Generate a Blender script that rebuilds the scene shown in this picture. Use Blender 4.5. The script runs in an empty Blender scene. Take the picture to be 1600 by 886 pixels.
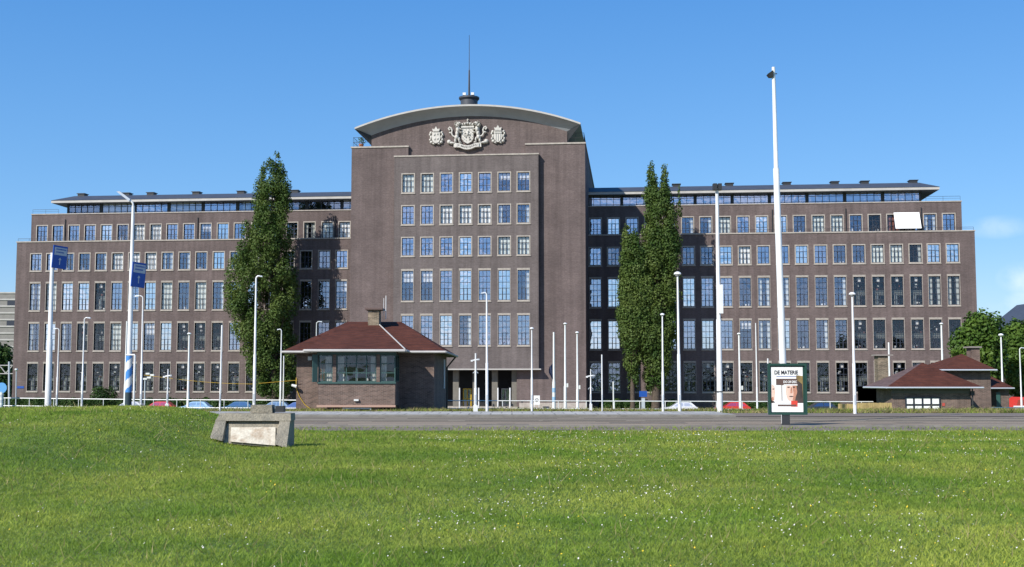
import bpy, math, random
import numpy as np
from mathutils import Vector, Matrix
random.seed(7); rng = np.random.default_rng(7)
R = math.radians
# ------------------------------------------------------------------ camera, sky, sun, exposure
EYE = 4.45; F = 1850.0; PITCH = 0.079; TH = 0.1002; D = 159.0
sc = bpy.context.scene
cam = bpy.data.cameras.new('camera'); co = bpy.data.objects.new('camera', cam); sc.collection.objects.link(co)
cam.sensor_width = 36; cam.lens = 36*F/1600; cam.clip_end = 20000; cam.clip_start = .1
co.location = (0, 0, EYE); co.rotation_euler = (math.pi/2+PITCH, 0, 0); sc.camera = co
SUN = Vector((-.846, -.920, 0)).normalized()*math.cos(R(38)); SUN.z = math.sin(R(38))
w = bpy.data.worlds.new('World'); sc.world = w; w.use_nodes = True
nt = w.node_tree; nt.nodes.clear()
sky = nt.nodes.new('ShaderNodeTexSky'); sky.sky_type = 'NISHITA'; sky.sun_disc = False
sky.sun_elevation = R(38); sky.sun_rotation = math.atan2(SUN.x, SUN.y); sky.altitude = 0
sky.air_density = 1.0; sky.dust_density = .15; sky.ozone_density = 2.2
bg = nt.nodes.new('ShaderNodeBackground'); bg.inputs[1].default_value = .125
wo = nt.nodes.new('ShaderNodeOutputWorld')
# a few small clouds low in the sky (noise on the view direction of the sky itself)
tc = nt.nodes.new('ShaderNodeTexCoord'); mp = nt.nodes.new('ShaderNodeMapping'); mp.inputs['Scale'].default_value = (11, 11, 30)
mp.inputs['Location'].default_value = (3.1, 0.4, 0.35)
nz = nt.nodes.new('ShaderNodeTexNoise'); nz.inputs['Scale'].default_value = 1.0; nz.inputs['Detail'].default_value = 6; nz.inputs['Roughness'].default_value = .55
cr = nt.nodes.new('ShaderNodeValToRGB'); cr.color_ramp.elements[0].position = .50; cr.color_ramp.elements[1].position = .72
sx = nt.nodes.new('ShaderNodeSeparateXYZ')
def wmath(op, a, b=None, clamp=False):
    n = nt.nodes.new('ShaderNodeMath'); n.operation = op; n.use_clamp = clamp
    for i, v in enumerate((a, b)):
        if v is None: continue
        if isinstance(v, (int, float)): n.inputs[i].default_value = v
        else: nt.links.new(v, n.inputs[i])
    return n.outputs[0]
nt.links.new(tc.outputs['Generated'], mp.inputs[0]); nt.links.new(mp.outputs[0], nz.inputs[0]); nt.links.new(nz.outputs[0], cr.inputs[0])
nt.links.new(tc.outputs['Generated'], sx.inputs[0])
def blob_mask(x0, z0, sx_, sz_, k):
    a = wmath('DIVIDE', wmath('SUBTRACT', sx.outputs[0], x0), sx_); b = wmath('DIVIDE', wmath('SUBTRACT', sx.outputs[2], z0), sz_)
    d = wmath('ADD', wmath('MULTIPLY', a, a), wmath('MULTIPLY', b, b)); return wmath('MULTIPLY', wmath('MULTIPLY', wmath('SUBTRACT', 1, d), wmath('GREATER_THAN', sx.outputs[1], 0), True), k)
n2 = nt.nodes.new('ShaderNodeTexNoise'); n2.inputs['Scale'].default_value = 38; n2.inputs['Detail'].default_value = 5; nt.links.new(tc.outputs['Generated'], n2.inputs[0])
r2_ = nt.nodes.new('ShaderNodeMapRange'); r2_.inputs[1].default_value = .35; r2_.inputs[2].default_value = .62; nt.links.new(n2.outputs[0], r2_.inputs[0])
cl_ = wmath('ADD', blob_mask(.380, .117, .026, .010, .5), wmath('ADD', blob_mask(.403, .077, .026, .016, 1.1), blob_mask(.395, .057, .024, .009, .8)))
cl_ = wmath('MULTIPLY', wmath('MULTIPLY', cl_, r2_.outputs[0]), .42, True)
back = wmath('MULTIPLY', wmath('MULTIPLY', wmath('SUBTRACT', -.1, sx.outputs[1]), 4, True), wmath('MULTIPLY', wmath('SUBTRACT', .42, sx.outputs[2]), 5, True), True)  # unseen clouds added behind the camera for pale patches in window reflections
cr.color_ramp.elements[0].position = .46; cr.color_ramp.elements[1].position = .62
fac = wmath('ADD', cl_, wmath('MULTIPLY', wmath('MULTIPLY', cr.outputs[0], back), .75), True)
mx = nt.nodes.new('ShaderNodeMixRGB'); mx.inputs[2].default_value = (6.2, 6.6, 7.4, 1)
hs = nt.nodes.new('ShaderNodeHueSaturation'); hs.inputs['Hue'].default_value = .501; hs.inputs['Saturation'].default_value = 1.15; hs.inputs['Value'].default_value = 1.0
gr = nt.nodes.new('ShaderNodeValToRGB'); ge = gr.color_ramp.elements
ge[0].position = 0.0; ge[0].color = (.27, .425, .62, 1); ge[1].position = .42; ge[1].color = (.072, .20, .50, 1)
e_ = ge.new(.12); e_.color = (.168, .34, .61, 1)
gs = nt.nodes.new('ShaderNodeMixRGB'); gs.blend_type = 'MULTIPLY'; gs.inputs[0].default_value = 1; gs.inputs[2].default_value = (7.6, 7.6, 7.6, 1)
gm_ = nt.nodes.new('ShaderNodeMixRGB'); gm_.inputs[0].default_value = .72
nt.links.new(sx.outputs[2], gr.inputs[0]); nt.links.new(gr.outputs[0], gs.inputs[1]); nt.links.new(sky.outputs[0], gm_.inputs[1]); nt.links.new(gs.outputs[0], gm_.inputs[2])
nt.links.new(gm_.outputs[0], hs.inputs['Color'])
nt.links.new(fac, mx.inputs[0]); nt.links.new(hs.outputs[0], mx.inputs[1]); nt.links.new(mx.outputs[0], bg.inputs[0]); nt.links.new(bg.outputs[0], wo.inputs[0])
sl = bpy.data.lights.new('sun', 'SUN'); sl.energy = 4.3; sl.angle = R(.53); sl.color = (1, .945, .86)
so = bpy.data.objects.new('sun', sl); sc.collection.objects.link(so); so.rotation_euler = SUN.to_track_quat('Z', 'Y').to_euler()
sc.view_settings.view_transform = 'Standard'; sc.view_settings.look = 'None'; sc.view_settings.gamma = 1; sc.view_settings.exposure = 0.55
sc.cycles.max_bounces = 6; sc.cycles.transparent_max_bounces = 12; sc.cycles.caustics_reflective = False; sc.cycles.caustics_refractive = False

# ------------------------------------------------------------------ helpers
def ray(x, y):
    dx = (x-800)/F; up = (443-y)/F; cp, sp = math.cos(PITCH), math.sin(PITCH)
    return dx, cp-up*sp, sp+up*cp
def at(x, y, Y):
    a, b, c = ray(x, y); k = Y/b
    return Vector((a*k, Y, EYE+c*k))
cT, sT = math.cos(TH), math.sin(TH)
def loc(x, y, v=0.0):           # building frame (u, z) of a pixel on the plane v
    a, b, c = ray(x, y); k = (D*cT+v)/(a*sT+b*cT)
    return k*a*cT-(k*b-D)*sT, EYE+k*c
def U(x, y, v=0.0): return loc(x, y, v)[0]
def Z(x, y, v=0.0): return loc(x, y, v)[1]

def tag(o, label=None, cat=None, group=None, kind=None):
    for k, v in (('label', label), ('category', cat), ('group', group), ('kind', kind)):
        if v: o[k] = v
    return o
def empty(name, l=(0, 0, 0), rz=0):
    o = bpy.data.objects.new(name, None); sc.collection.objects.link(o); o.location = l; o.rotation_euler.z = rz
    o.empty_display_size = .3
    return o
class MB:
    def __init__(s): s.v = []; s.f = []; s.m = []; s.mats = []; s.sm = []
    def mi(s, m):
        if m not in s.mats: s.mats.append(m)
        return s.mats.index(m)
    def face(s, pts, m, smooth=False):
        n = len(s.v); s.v += [tuple(p) for p in pts]; s.f.append(tuple(range(n, n+len(pts)))); s.m.append(s.mi(m)); s.sm.append(smooth)
    def mesh(s, vs, fs, m, smooth=False):
        n = len(s.v); s.v += [tuple(p) for p in vs]; k = s.mi(m)
        for f in fs: s.f.append(tuple(i+n for i in f)); s.m.append(k); s.sm.append(smooth)
    def box(s, x0, x1, y0, y1, z0, z1, m, M=None):
        vs = [Vector(p) for p in ((x0,y0,z0),(x1,y0,z0),(x1,y1,z0),(x0,y1,z0),(x0,y0,z1),(x1,y0,z1),(x1,y1,z1),(x0,y1,z1))]
        if M: vs = [M@p for p in vs]
        s.mesh(vs, [(0,3,2,1),(4,5,6,7),(0,1,5,4),(1,2,6,5),(2,3,7,6),(3,0,4,7)], m)
    def tube(s, pts, rs, m, n=10, caps=True):
        pts = [Vector(p) for p in pts]
        if isinstance(rs, (int, float)): rs = [rs]*len(pts)
        vs = []; fs = []; pa = None
        for i, p in enumerate(pts):
            d = (pts[min(i+1, len(pts)-1)]-pts[max(i-1, 0)]).normalized()
            if pa is None: pa = Vector((1,0,0)) if abs(d.x) < .8 else Vector((0,1,0))
            a = (pa-d*pa.dot(d)).normalized(); b = d.cross(a); pa = a
            for k in range(n):
                t = 2*math.pi*k/n; vs.append(p+(a*math.cos(t)+b*math.sin(t))*rs[i])
        for i in range(len(pts)-1):
            for k in range(n):
                fs.append((i*n+k, i*n+(k+1)%n, (i+1)*n+(k+1)%n, (i+1)*n+k))
        s.mesh(vs, fs, m, True)
        if caps:
            s.mesh(vs[:n], [tuple(range(n))[::-1]], m); s.mesh(vs[-n:], [tuple(range(n))], m)
    def lathe(s, prof, c, m, n=16):     # prof: (r, z)
        c = Vector(c); pts = []; rs = []
        vs = []; fs = []
        for r, z in prof:
            for k in range(n):
                t = 2*math.pi*k/n; vs.append(c+Vector((r*math.cos(t), r*math.sin(t), z)))
        for i in range(len(prof)-1):
            for k in range(n): fs.append((i*n+k, i*n+(k+1)%n, (i+1)*n+(k+1)%n, (i+1)*n+k))
        fs.append(tuple(range(n))[::-1]); fs.append(tuple(range((len(prof)-1)*n, len(prof)*n)))
        s.mesh(vs, fs, m, True)
    def prism(s, outline, y0, y1, m, M=None):     # outline in (x,z), extruded in y, ccw seen from -y
        n = len(outline); vs = [Vector((x, y0, z)) for x, z in outline]+[Vector((x, y1, z)) for x, z in outline]
        if M: vs = [M@p for p in vs]
        s.mesh(vs, [tuple(range(n)), tuple(range(2*n-1, n-1, -1))]+[(i+n, (i+1)%n+n, (i+1)%n, i) for i in range(n)], m)
    def build(s, name, parent=None, l=(0,0,0), rz=0):
        me = bpy.data.meshes.new(name); me.from_pydata(s.v, [], s.f); me.update()
        for m in s.mats: me.materials.append(m)
        me.polygons.foreach_set('material_index', s.m); me.polygons.foreach_set('use_smooth', s.sm)
        if any(s.sm):
            try: me.set_sharp_from_angle(angle=R(40))
            except Exception: pass
        return link(name, me, parent, l, rz)
def link(name, me, parent=None, l=(0,0,0), rz=0):
    o = bpy.data.objects.new(name, me); sc.collection.objects.link(o); o.location = l; o.rotation_euler.z = rz
    if parent: o.parent = parent
    return o
def tri_mesh(name, V, nper, mats, parent=None, l=(0,0,0), mi=None):   # V: (N*nper,3) separate polygons of nper corners
    N = len(V)//nper; me = bpy.data.meshes.new(name)
    me.vertices.add(len(V)); me.vertices.foreach_set('co', V.astype(np.float32).ravel())
    me.loops.add(len(V)); me.loops.foreach_set('vertex_index', np.arange(len(V), dtype=np.int32))
    me.polygons.add(N); me.polygons.foreach_set('loop_start', np.arange(0, len(V), nper, dtype=np.int32))
    me.update(calc_edges=True)
    for m in mats: me.materials.append(m)
    if mi is not None: me.polygons.foreach_set('material_index', mi.astype(np.int32))
    return link(name, me, parent, l)
def text_mesh(body, size, m, M, name='lettering', parent=None, xs=1.0, bold=0.0, align='CENTER'):
    c = bpy.data.curves.new(name, 'FONT'); c.body = body; c.size = size; c.align_x = align; c.offset = bold; c.extrude = 0.002; c.resolution_u = 3
    o = bpy.data.objects.new(name, c); sc.collection.objects.link(o)
    bpy.context.view_layer.update(); dg = bpy.context.evaluated_depsgraph_get()
    me = bpy.data.meshes.new_from_object(o.evaluated_get(dg)); bpy.data.objects.remove(o); bpy.data.curves.remove(c)
    me.transform(M@Matrix.Diagonal((xs, 1, 1, 1))); me.materials.clear(); me.materials.append(m)
    return me

# ------------------------------------------------------------------ materials
def mat(name, col, rough=.7, var=0.0, scale=1.0, col2=None, bump=0.0, bscale=20.0, metal=0.0, spec=.5, stretch=(1,1,1), detail=5, lo=.35, hi=.65, emit=None):
    m = bpy.data.materials.new(name); m.use_nodes = True; t = m.node_tree; p = t.nodes['Principled BSDF']
    p.inputs['Base Color'].default_value = (*col, 1); p.inputs['Roughness'].default_value = rough; p.inputs['Metallic'].default_value = metal
    p.inputs['Specular IOR Level'].default_value = spec
    tcn = t.nodes.new('ShaderNodeTexCoord'); mpn = t.nodes.new('ShaderNodeMapping'); mpn.inputs['Scale'].default_value = stretch
    t.links.new(tcn.outputs['Object'], mpn.inputs[0])
    if var > 0 or col2:
        n = t.nodes.new('ShaderNodeTexNoise'); n.inputs['Scale'].default_value = scale; n.inputs['Detail'].default_value = detail; n.inputs['Roughness'].default_value = .6
        r = t.nodes.new('ShaderNodeValToRGB'); a = r.color_ramp.elements; a[0].position = lo; a[1].position = hi
        c2 = col2 or tuple(c*(1+var) for c in col); c1 = col if col2 else tuple(c*(1-var) for c in col)
        a[0].color = (*c1, 1); a[1].color = (*c2, 1)
        t.links.new(mpn.outputs[0], n.inputs[0]); t.links.new(n.outputs[0], r.inputs[0]); t.links.new(r.outputs[0], p.inputs['Base Color'])
    if bump > 0:
        n2 = t.nodes.new('ShaderNodeTexNoise'); n2.inputs['Scale'].default_value = bscale; n2.inputs['Detail'].default_value = 4
        b = t.nodes.new('ShaderNodeBump'); b.inputs['Strength'].default_value = bump; b.inputs['Distance'].default_value = .05
        t.links.new(tcn.outputs['Object'], n2.inputs[0]); t.links.new(n2.outputs[0], b.inputs['Height']); t.links.new(b.outputs[0], p.inputs['Normal'])
    return m
def multiply(m, scale, lo, hi, amt, stretch=(1,1,1), ramp=(.3,.7), sock=None, tint=(1,1,1), tex='noise'):
    """multiply the base colour by a second pattern"""
    t = m.node_tree; p = t.nodes['Principled BSDF']; inp = p.inputs['Base Color']
    src = inp.links[0].from_socket if inp.links else None
    tcn = t.nodes.new('ShaderNodeTexCoord'); mpn = t.nodes.new('ShaderNodeMapping'); mpn.inputs['Scale'].default_value = stretch
    n = t.nodes.new('ShaderNodeTexNoise'); n.inputs['Scale'].default_value = scale; n.inputs['Detail'].default_value = 6; n.inputs['Roughness'].default_value = .65
    r = t.nodes.new('ShaderNodeValToRGB'); r.color_ramp.elements[0].position = ramp[0]; r.color_ramp.elements[1].position = ramp[1]
    r.color_ramp.elements[0].color = (*[lo*c for c in tint], 1); r.color_ramp.elements[1].color = (hi, hi, hi, 1)
    x = t.nodes.new('ShaderNodeMixRGB'); x.blend_type = 'MULTIPLY'; x.inputs[0].default_value = amt
    t.links.new(tcn.outputs['Object'], mpn.inputs[0]); t.links.new(mpn.outputs[0], n.inputs[0]); t.links.new(n.outputs[0], r.inputs[0])
    if src: t.links.new(src, x.inputs[1])
    else: x.inputs[1].default_value = inp.default_value
    t.links.new(r.outputs[0], x.inputs[2]); t.links.new(x.outputs[0], inp)
    return m
def brick(name, c1, c2, mortar, sc_=1.0, axis='xz', bs=(.22, .065), blotch=.12, msize=.008, mscale=.25):
    m = bpy.data.materials.new(name); m.use_nodes = True; t = m.node_tree; p = t.nodes['Principled BSDF']; p.inputs['Roughness'].default_value = .85
    p.inputs['Specular IOR Level'].default_value = .25
    tcn = t.nodes.new('ShaderNodeTexCoord'); s = t.nodes.new('ShaderNodeSeparateXYZ'); c = t.nodes.new('ShaderNodeCombineXYZ')
    t.links.new(tcn.outputs['Object'], s.inputs[0])
    ad = t.nodes.new('ShaderNodeMath'); ad.operation = 'ADD'; t.links.new(s.outputs[0], ad.inputs[0]); t.links.new(s.outputs[1], ad.inputs[1])
    t.links.new(ad.outputs[0], c.inputs[0]); t.links.new(s.outputs[2 if axis == 'xz' else 1], c.inputs[1])
    b = t.nodes.new('ShaderNodeTexBrick'); b.inputs['Color1'].default_value = (*c1, 1); b.inputs['Color2'].default_value = (*c2, 1); b.inputs['Mortar'].default_value = (*mortar, 1)
    b.inputs['Scale'].default_value = 1; b.inputs['Mortar Size'].default_value = msize; b.inputs['Brick Width'].default_value = bs[0]*sc_; b.inputs['Row Height'].default_value = bs[1]*sc_
    t.links.new(c.outputs[0], b.inputs[0]); t.links.new(b.outputs[0], p.inputs['Base Color'])
    bu = t.nodes.new('ShaderNodeBump'); bu.inputs['Strength'].default_value = .4; bu.inputs['Distance'].default_value = .01; bu.invert = True
    t.links.new(b.outputs['Fac'], bu.inputs['Height']); t.links.new(bu.outputs[0], p.inputs['Normal'])
    multiply(m, mscale, 1-blotch, 1+blotch, 1, (1, 1, 1.6)); multiply(m, 2.2, .93, 1.07, 1, (.35, .35, 3)); multiply(m, .55, .80, 1.06, 1, (2.8, 2.8, .07), ramp=(.36, .6)); multiply(m, .07, .9, 1.08, 1)
    return m
def glass(name, refl, tint=(1,1,1), body=(.02,.03,.04), trans=.85, rough=.02):
    m = bpy.data.materials.new(name); m.use_nodes = True; t = m.node_tree; t.nodes.clear()
    o = t.nodes.new('ShaderNodeOutputMaterial'); g = t.nodes.new('ShaderNodeBsdfGlossy'); g.inputs['Roughness'].default_value = rough; g.inputs['Color'].default_value = (*tint, 1)
    tr = t.nodes.new('ShaderNodeBsdfTransparent'); tr.inputs['Color'].default_value = (trans, trans, trans, 1)
    mixn = t.nodes.new('ShaderNodeMixShader'); mixn.inputs[0].default_value = refl
    # old window glass: every pane sits a little differently
    tcn = t.nodes.new('ShaderNodeTexCoord'); n = t.nodes.new('ShaderNodeTexNoise'); n.inputs['Scale'].default_value = 1.6; n.inputs['Detail'].default_value = 1
    b = t.nodes.new('ShaderNodeBump'); b.inputs['Strength'].default_value = .10; b.inputs['Distance'].default_value = .1
    oi = t.nodes.new('ShaderNodeObjectInfo'); va = t.nodes.new('ShaderNodeVectorMath'); va.operation = 'ADD'; ml = t.nodes.new('ShaderNodeMath'); ml.operation = 'MULTIPLY'; ml.inputs[1].default_value = 77
    t.links.new(oi.outputs['Random'], ml.inputs[0]); t.links.new(tcn.outputs['Object'], va.inputs[0]); t.links.new(ml.outputs[0], va.inputs[1])
    t.links.new(va.outputs[0], n.inputs[0]); t.links.new(n.outputs[0], b.inputs['Height']); t.links.new(b.outputs[0], g.inputs['Normal'])
    t.links.new(tr.outputs[0], mixn.inputs[1]); t.links.new(g.outputs[0], mixn.inputs[2]); t.links.new(mixn.outputs[0], o.inputs[0])
    return m
BR = brick('brick_wall', (.099,.072,.068), (.144,.107,.102), (.15,.13,.125), blotch=.16)
BRS = brick('brick_slab', (.106,.085,.082), (.143,.119,.115), (.16,.145,.14), blotch=.15)
BRG = brick('brick_gatehouse', (.098,.066,.057), (.185,.122,.10), (.22,.185,.16), blotch=.2, mscale=1.2)
STONE = mat('limestone', (.36,.325,.285), .8, .15, 3)
STONEC = mat('carved_stone', (.52,.50,.46), .8, .12, 4)
FRAME = mat('steel_frame', (.022,.028,.045), .45)
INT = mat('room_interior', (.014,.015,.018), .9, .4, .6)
BLIND = mat('white_blind', (.82,.82,.80), .8)
CURT = mat('net_curtain', (.62,.66,.62), .8, .15, 6, stretch=(6,6,.5))
PINKC = mat('warm_interior', (.30,.12,.10), .8, .3, 3)
GL = glass('glass_sky', .55, (.70,.76,.97)); GLC = glass('glass_clear', .12, (.9,.95,1), trans=.98); GLH = glass('glass_bright', .78, (.86,.90,1.0)); GLM = glass('glass_mid', .30, (.66,.74,.97), trans=1.0); GLD = glass('glass_dim_reflection', .075, (.75,.85,1), trans=.75)  # GLD: low reflectivity stands in for dark trees mirrored in the lower windows
ROOF = mat('roof_lead', (.052,.058,.072), .55, .12, .8)
FASC = mat('fascia_paint', (.42,.405,.38), .6, .08, 1)
SOFF = mat('soffit_paint', (.33,.345,.37), .7, .06, .6)
DARK = mat('dark_metal_and_shade', (.025,.027,.03), .5)
WHITE = mat('white_paint', (.78,.79,.78), .38, .05, 2)
multiply(WHITE, 1.2, .82, 1.02, 1, (1,1,.4)); multiply(WHITE, 9, .88, 1.02, 1, (3,3,.5))
TILE = mat('roof_tile', (.066,.025,.017), .95, 0, 2.2, spec=.12, col2=(.112,.040,.026), lo=.3, hi=.7)
multiply(TILE, 14, .72, 1.15, 1, (1,1,1)); multiply(TILE, .8, .8, 1.1, 1)
def courses(m, step=.22):
    t = m.node_tree; p = t.nodes['Principled BSDF']; tcn = t.nodes.new('ShaderNodeTexCoord'); wv = t.nodes.new('ShaderNodeTexWave'); wv.bands_direction = 'Z'; wv.inputs['Scale'].default_value = 2.2; wv.inputs['Distortion'].default_value = .3; b = t.nodes.new('ShaderNodeBump'); b.inputs['Strength'].default_value = .7; b.inputs['Distance'].default_value = .05
    t.links.new(tcn.outputs['Object'], wv.inputs[0]); t.links.new(wv.outputs[0], b.inputs['Height']); t.links.new(b.outputs[0], p.inputs['Normal'])
courses(TILE)
GREENF = mat('green_frame', (.012,.05,.038), .45)
TEAL = mat('teal_frame', (.035,.085,.078), .5)
DOORG = mat('green_door', (.03,.09,.075), .5)
YEL = mat('yellow_paint', (.55,.36,.03), .6)
CONC = mat('old_concrete', (.33,.295,.225), .92, 0, 3.2, col2=(.15,.14,.115), bump=.6, bscale=30, lo=.42, hi=.75)
multiply(CONC, 24, .68, 1.12, 1); multiply(CONC, 1.6, .8, 1.1, 1)
PANELW = mat('pale_rusty_plate', (.58,.53,.43), .85, 0, 3.4, col2=(.30,.20,.12), lo=.5, hi=.75); multiply(PANELW, 20, .7, 1.1, 1)
ASPH = mat('road_asphalt', (.275,.222,.165), .95, .2, .5, spec=.08, stretch=(.25,2.8,1), bump=.2, bscale=40)
multiply(ASPH, 14, .86, 1.1, 1)
CRK = mat('tar_seam', (.05,.045,.04), .9, .2, 3, spec=.1); PATCH = mat('tar_patch', (.17,.145,.115), .95, .15, 2, spec=.08)
BED = mat('tram_bed_stone', (.235,.20,.15), .95, .22, .6, spec=.08, stretch=(.3,2.2,1)); multiply(BED, 16, .8, 1.12, 1)
RAILM = mat('rail_steel', (.10,.09,.085), .6, .2, 2)
BRKST = mat('clinker_strip', (.17,.135,.105), .95, spec=.08, var=.22, scale=2.2) if False else mat('clinker_strip', (.17,.135,.105), .92, .22, 2.2, stretch=(.4,1.5,1)); multiply(BRKST, 16, .8, 1.1, 1)
def tiles(name, c, ms=.012):
    m = brick(name, tuple(x*.9 for x in c), tuple(x*1.08 for x in c), tuple(x*.45 for x in c), 1, 'xy', (.95, 1.8), msize=ms)
    s = [n for n in m.node_tree.nodes if n.type == 'SEPXYZ'][0]; cmb = [n for n in m.node_tree.nodes if n.type == 'COMBXYZ'][0]
    m.node_tree.links.new(s.outputs[0], cmb.inputs[0]); return m
PAVE = tiles('pavement_slabs', (.40,.39,.36), .035)
LAWN = mat('lawn_ground', (.07,.13,.016), .95, 0, .25, col2=(.14,.19,.035), stretch=(.6,1,1)); multiply(LAWN, 6, .7, 1.2, 1)
VERGE = mat('dry_verge', (.16,.135,.07), .95, 0, .7, col2=(.09,.10,.035))
def leafmat(name, a, b, sc1=.12, sc2=2.5, rough=.6, trans=.25):
    m = mat(name, a, rough, 0, sc1, col2=b, spec=.25, lo=.38, hi=.62); multiply(m, sc2, .72, 1.2, 1)
    t = m.node_tree; p = t.nodes['Principled BSDF']; o = t.nodes['Material Output']
    tl = t.nodes.new('ShaderNodeBsdfTranslucent'); ms = t.nodes.new('ShaderNodeMixShader'); ms.inputs[0].default_value = trans
    t.links.new(p.inputs['Base Color'].links[0].from_socket, tl.inputs[0]); t.links.new(p.outputs[0], ms.inputs[1]); t.links.new(tl.outputs[0], ms.inputs[2]); t.links.new(ms.outputs[0], o.inputs[0])
    return m
BLADE = leafmat('grass_blade', (.19,.30,.032), (.37,.42,.070), .30, 3.5, trans=.4)
multiply(BLADE, .11, .80, 1.10, 1, (.5,1,1)); multiply(BLADE, .9, .86, 1.08, 1, (.7,1,1), ramp=(.38,.6), tint=(.92,1,1))
STRAW = leafmat('dry_blade', (.16,.16,.05), (.34,.28,.13), .5, 3)
POPL = leafmat('poplar_leaf', (.046,.095,.018), (.118,.168,.038), .35, 2.2)
BROAD = leafmat('broad_leaf', (.035,.085,.010), (.095,.165,.022), .5, 2.2)
HEDG = leafmat('hedge_leaf', (.02,.055,.01), (.05,.10,.02), .6, 3)
BARK = mat('bark', (.075,.058,.042), .9, .3, 5, bump=.5)
DAISY = mat('daisy_white', (.58,.56,.50), .7); BUTTER = mat('flower_yellow', (.75,.52,.02), .6)
RUB = mat('rubber', (.02,.02,.02), .8)
BLUE = mat('sign_blue', (.01,.07,.33), .45); LGREY = mat('sign_grey', (.42,.46,.50), .5); STRB = mat('stripe_blue', (.05,.22,.55), .5)

# ------------------------------------------------------------------ terrain
def sstep(a, b, x):
    t = np.clip((x-a)/(b-a), 0, 1); return t*t*(3-2*t)
def T(x, y):
    x = np.asarray(x, float); y = np.asarray(y, float)
    z = np.interp(y, [-50, 8, 26, 37, 58, 62, 70, 76, 90, 100], [-1.6, -1.6, -1.61, -1.66, -1.75, -1.74, -2.2, -2.9, -4.4, -4.45])
    m = sstep(5.6, 9.4, -x)*.78*sstep(12, 30, y)*(1-sstep(33, 37.5, y))
    b = (np.sin(x*.9+y*.35)*.022+np.sin(x*.37-y*.61+1)*.028+np.sin(x*2.1+.7*y)*.010)*sstep(9, 14, y)*(1-sstep(33, 36.5, y))
    lf = -sstep(12, 26, -x)*0
    return EYE+z+m+b+lf
def axis(a, b, fine, lim, n):
    core = np.arange(a, b+1e-6, fine); g = np.geomspace(fine, lim, n)
    return np.concatenate([a-g[::-1], core, b+g])
xs = axis(-40, 40, .5, 5000, 26); ys = np.concatenate([-np.geomspace(2, 2000, 14)[::-1], np.arange(0, 7, 2), np.arange(8, 66, .5), np.arange(66, 104, 2), 104+np.geomspace(6, 6000, 18)])
gx, gy = np.meshgrid(xs, ys); gz = T(gx, gy)-.012
V = np.stack([gx.ravel(), gy.ravel(), gz.ravel()], 1); nx = len(xs)
fs = [(j*nx+i, j*nx+i+1, (j+1)*nx+i+1, (j+1)*nx+i) for j in range(len(ys)-1) for i in range(nx-1)]
me = bpy.data.meshes.new('ground'); me.from_pydata(V.tolist(), [], fs); me.materials.append(LAWN); me.polygons.foreach_set('use_smooth', [True]*len(fs))
tag(link('ground', me), kind='structure')
def strip(name, y0, y1, m, lift, x0=-160, x1=200, step=.0, edge=None):
    mb = MB(); ny = max(2, int((y1-y0)/.8)+1); Y = np.linspace(y0, y1, ny); X = np.arange(x0, x1+.1, 2.0)
    zz = lambda x, y: float(np.interp(y, [37, 58, 62, 70, 76, 90, 100], [-1.66, -1.75, -1.74, -2.2, -2.9, -4.4, -4.45]))+EYE+lift
    for j in range(ny-1):
        mb.face([(x0, Y[j], zz(0, Y[j])), (x1, Y[j], zz(0, Y[j])), (x1, Y[j+1], zz(0, Y[j+1])), (x0, Y[j+1], zz(0, Y[j+1]))], m)
    if step:
        mb.box(x0, x1, y0-.14, y0-.002, zz(0, y0)-step-.02, zz(0, y0)+.006, CONCK)
    return tag(mb.build(name), kind='structure')
CONCK = mat('kerb_concrete', (.21,.20,.18), .9, .15, 2, spec=.1)
strip('gravel_shoulder', 36.7, 39.9, BRKST, .006)
strip('road', 40.0, 45.6, ASPH, .008)
strip('tram_bed', 45.62, 51.8, BED, .008)
mb = MB(); mb.box(-160, 200, 39.9, 40.02, EYE-1.72, EYE-1.60, CONCK)
tag(mb.build('road_kerb'), kind='structure')
# tram rails let into the road, two tracks
mb = MB()
for yy in (43.2, 44.64, 47.2, 48.64, 50.2):
    z = float(np.interp(yy, [37, 58], [-1.66, -1.75]))+EYE+.014
    mb.box(-160, 200, yy, yy+.07, z-.02, z, RAILM)
tag(mb.build('tram_rails'), kind='structure')
mb = MB(); crk = random.Random(3)
for yy in (40.9, 45.55, 46.4, 49.4, 51.3):
    z = float(np.interp(yy, [37, 58], [-1.66, -1.75]))+EYE+.013; x = -60
    while x < 80:
        L = crk.uniform(2, 9); mb.box(x, x+L, yy+crk.uniform(-.03, .03), yy+.06+crk.uniform(0, .08), z-.008, z+crk.uniform(0, .002), CRK); x += L+crk.uniform(0, 2)
for k in range(26):
    x = crk.uniform(-25, 35); yy = crk.uniform(40.3, 44.2); z = float(np.interp(yy+.6, [37, 58], [-1.66, -1.75]))+EYE+.012; mb.box(x, x+crk.uniform(.5, 3), yy, yy+crk.uniform(.2, .9), z-.006, z+.0003*k, PATCH)
tag(mb.build('road_patches'), kind='structure')
mb = MB(); z = float(np.interp(41.2, [37, 58], [-1.66, -1.75]))+EYE+.014
p0, p1 = at(1180, 664, 41.2).x, at(1310, 664, 41.2).x
mb.box(p0, p0+1.9, 41.1, 41.3, z-.01, z, WHITE); mb.box(p0+2.2, p1, 41.1, 41.3, z-.01, z, WHITE)
tag(mb.build('road_marking'), kind='structure')
xe = at(1130, 648, 55).x
strip('pavement', 52.0, 57.6, PAVE, .10, x1=xe, step=.1)
strip('dirt_path', 52.0, 57.6, BRKST, .02, x0=xe+.01, x1=200)
strip('verge', 57.7, 66, VERGE, .004)
mb = MB(); mb.face([(-300, 100, .02), (300, 100, .02), (300, 152, .02), (-300, 152, .02)], ASPH)
tag(mb.build('lower_street'), kind='structure')

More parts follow.
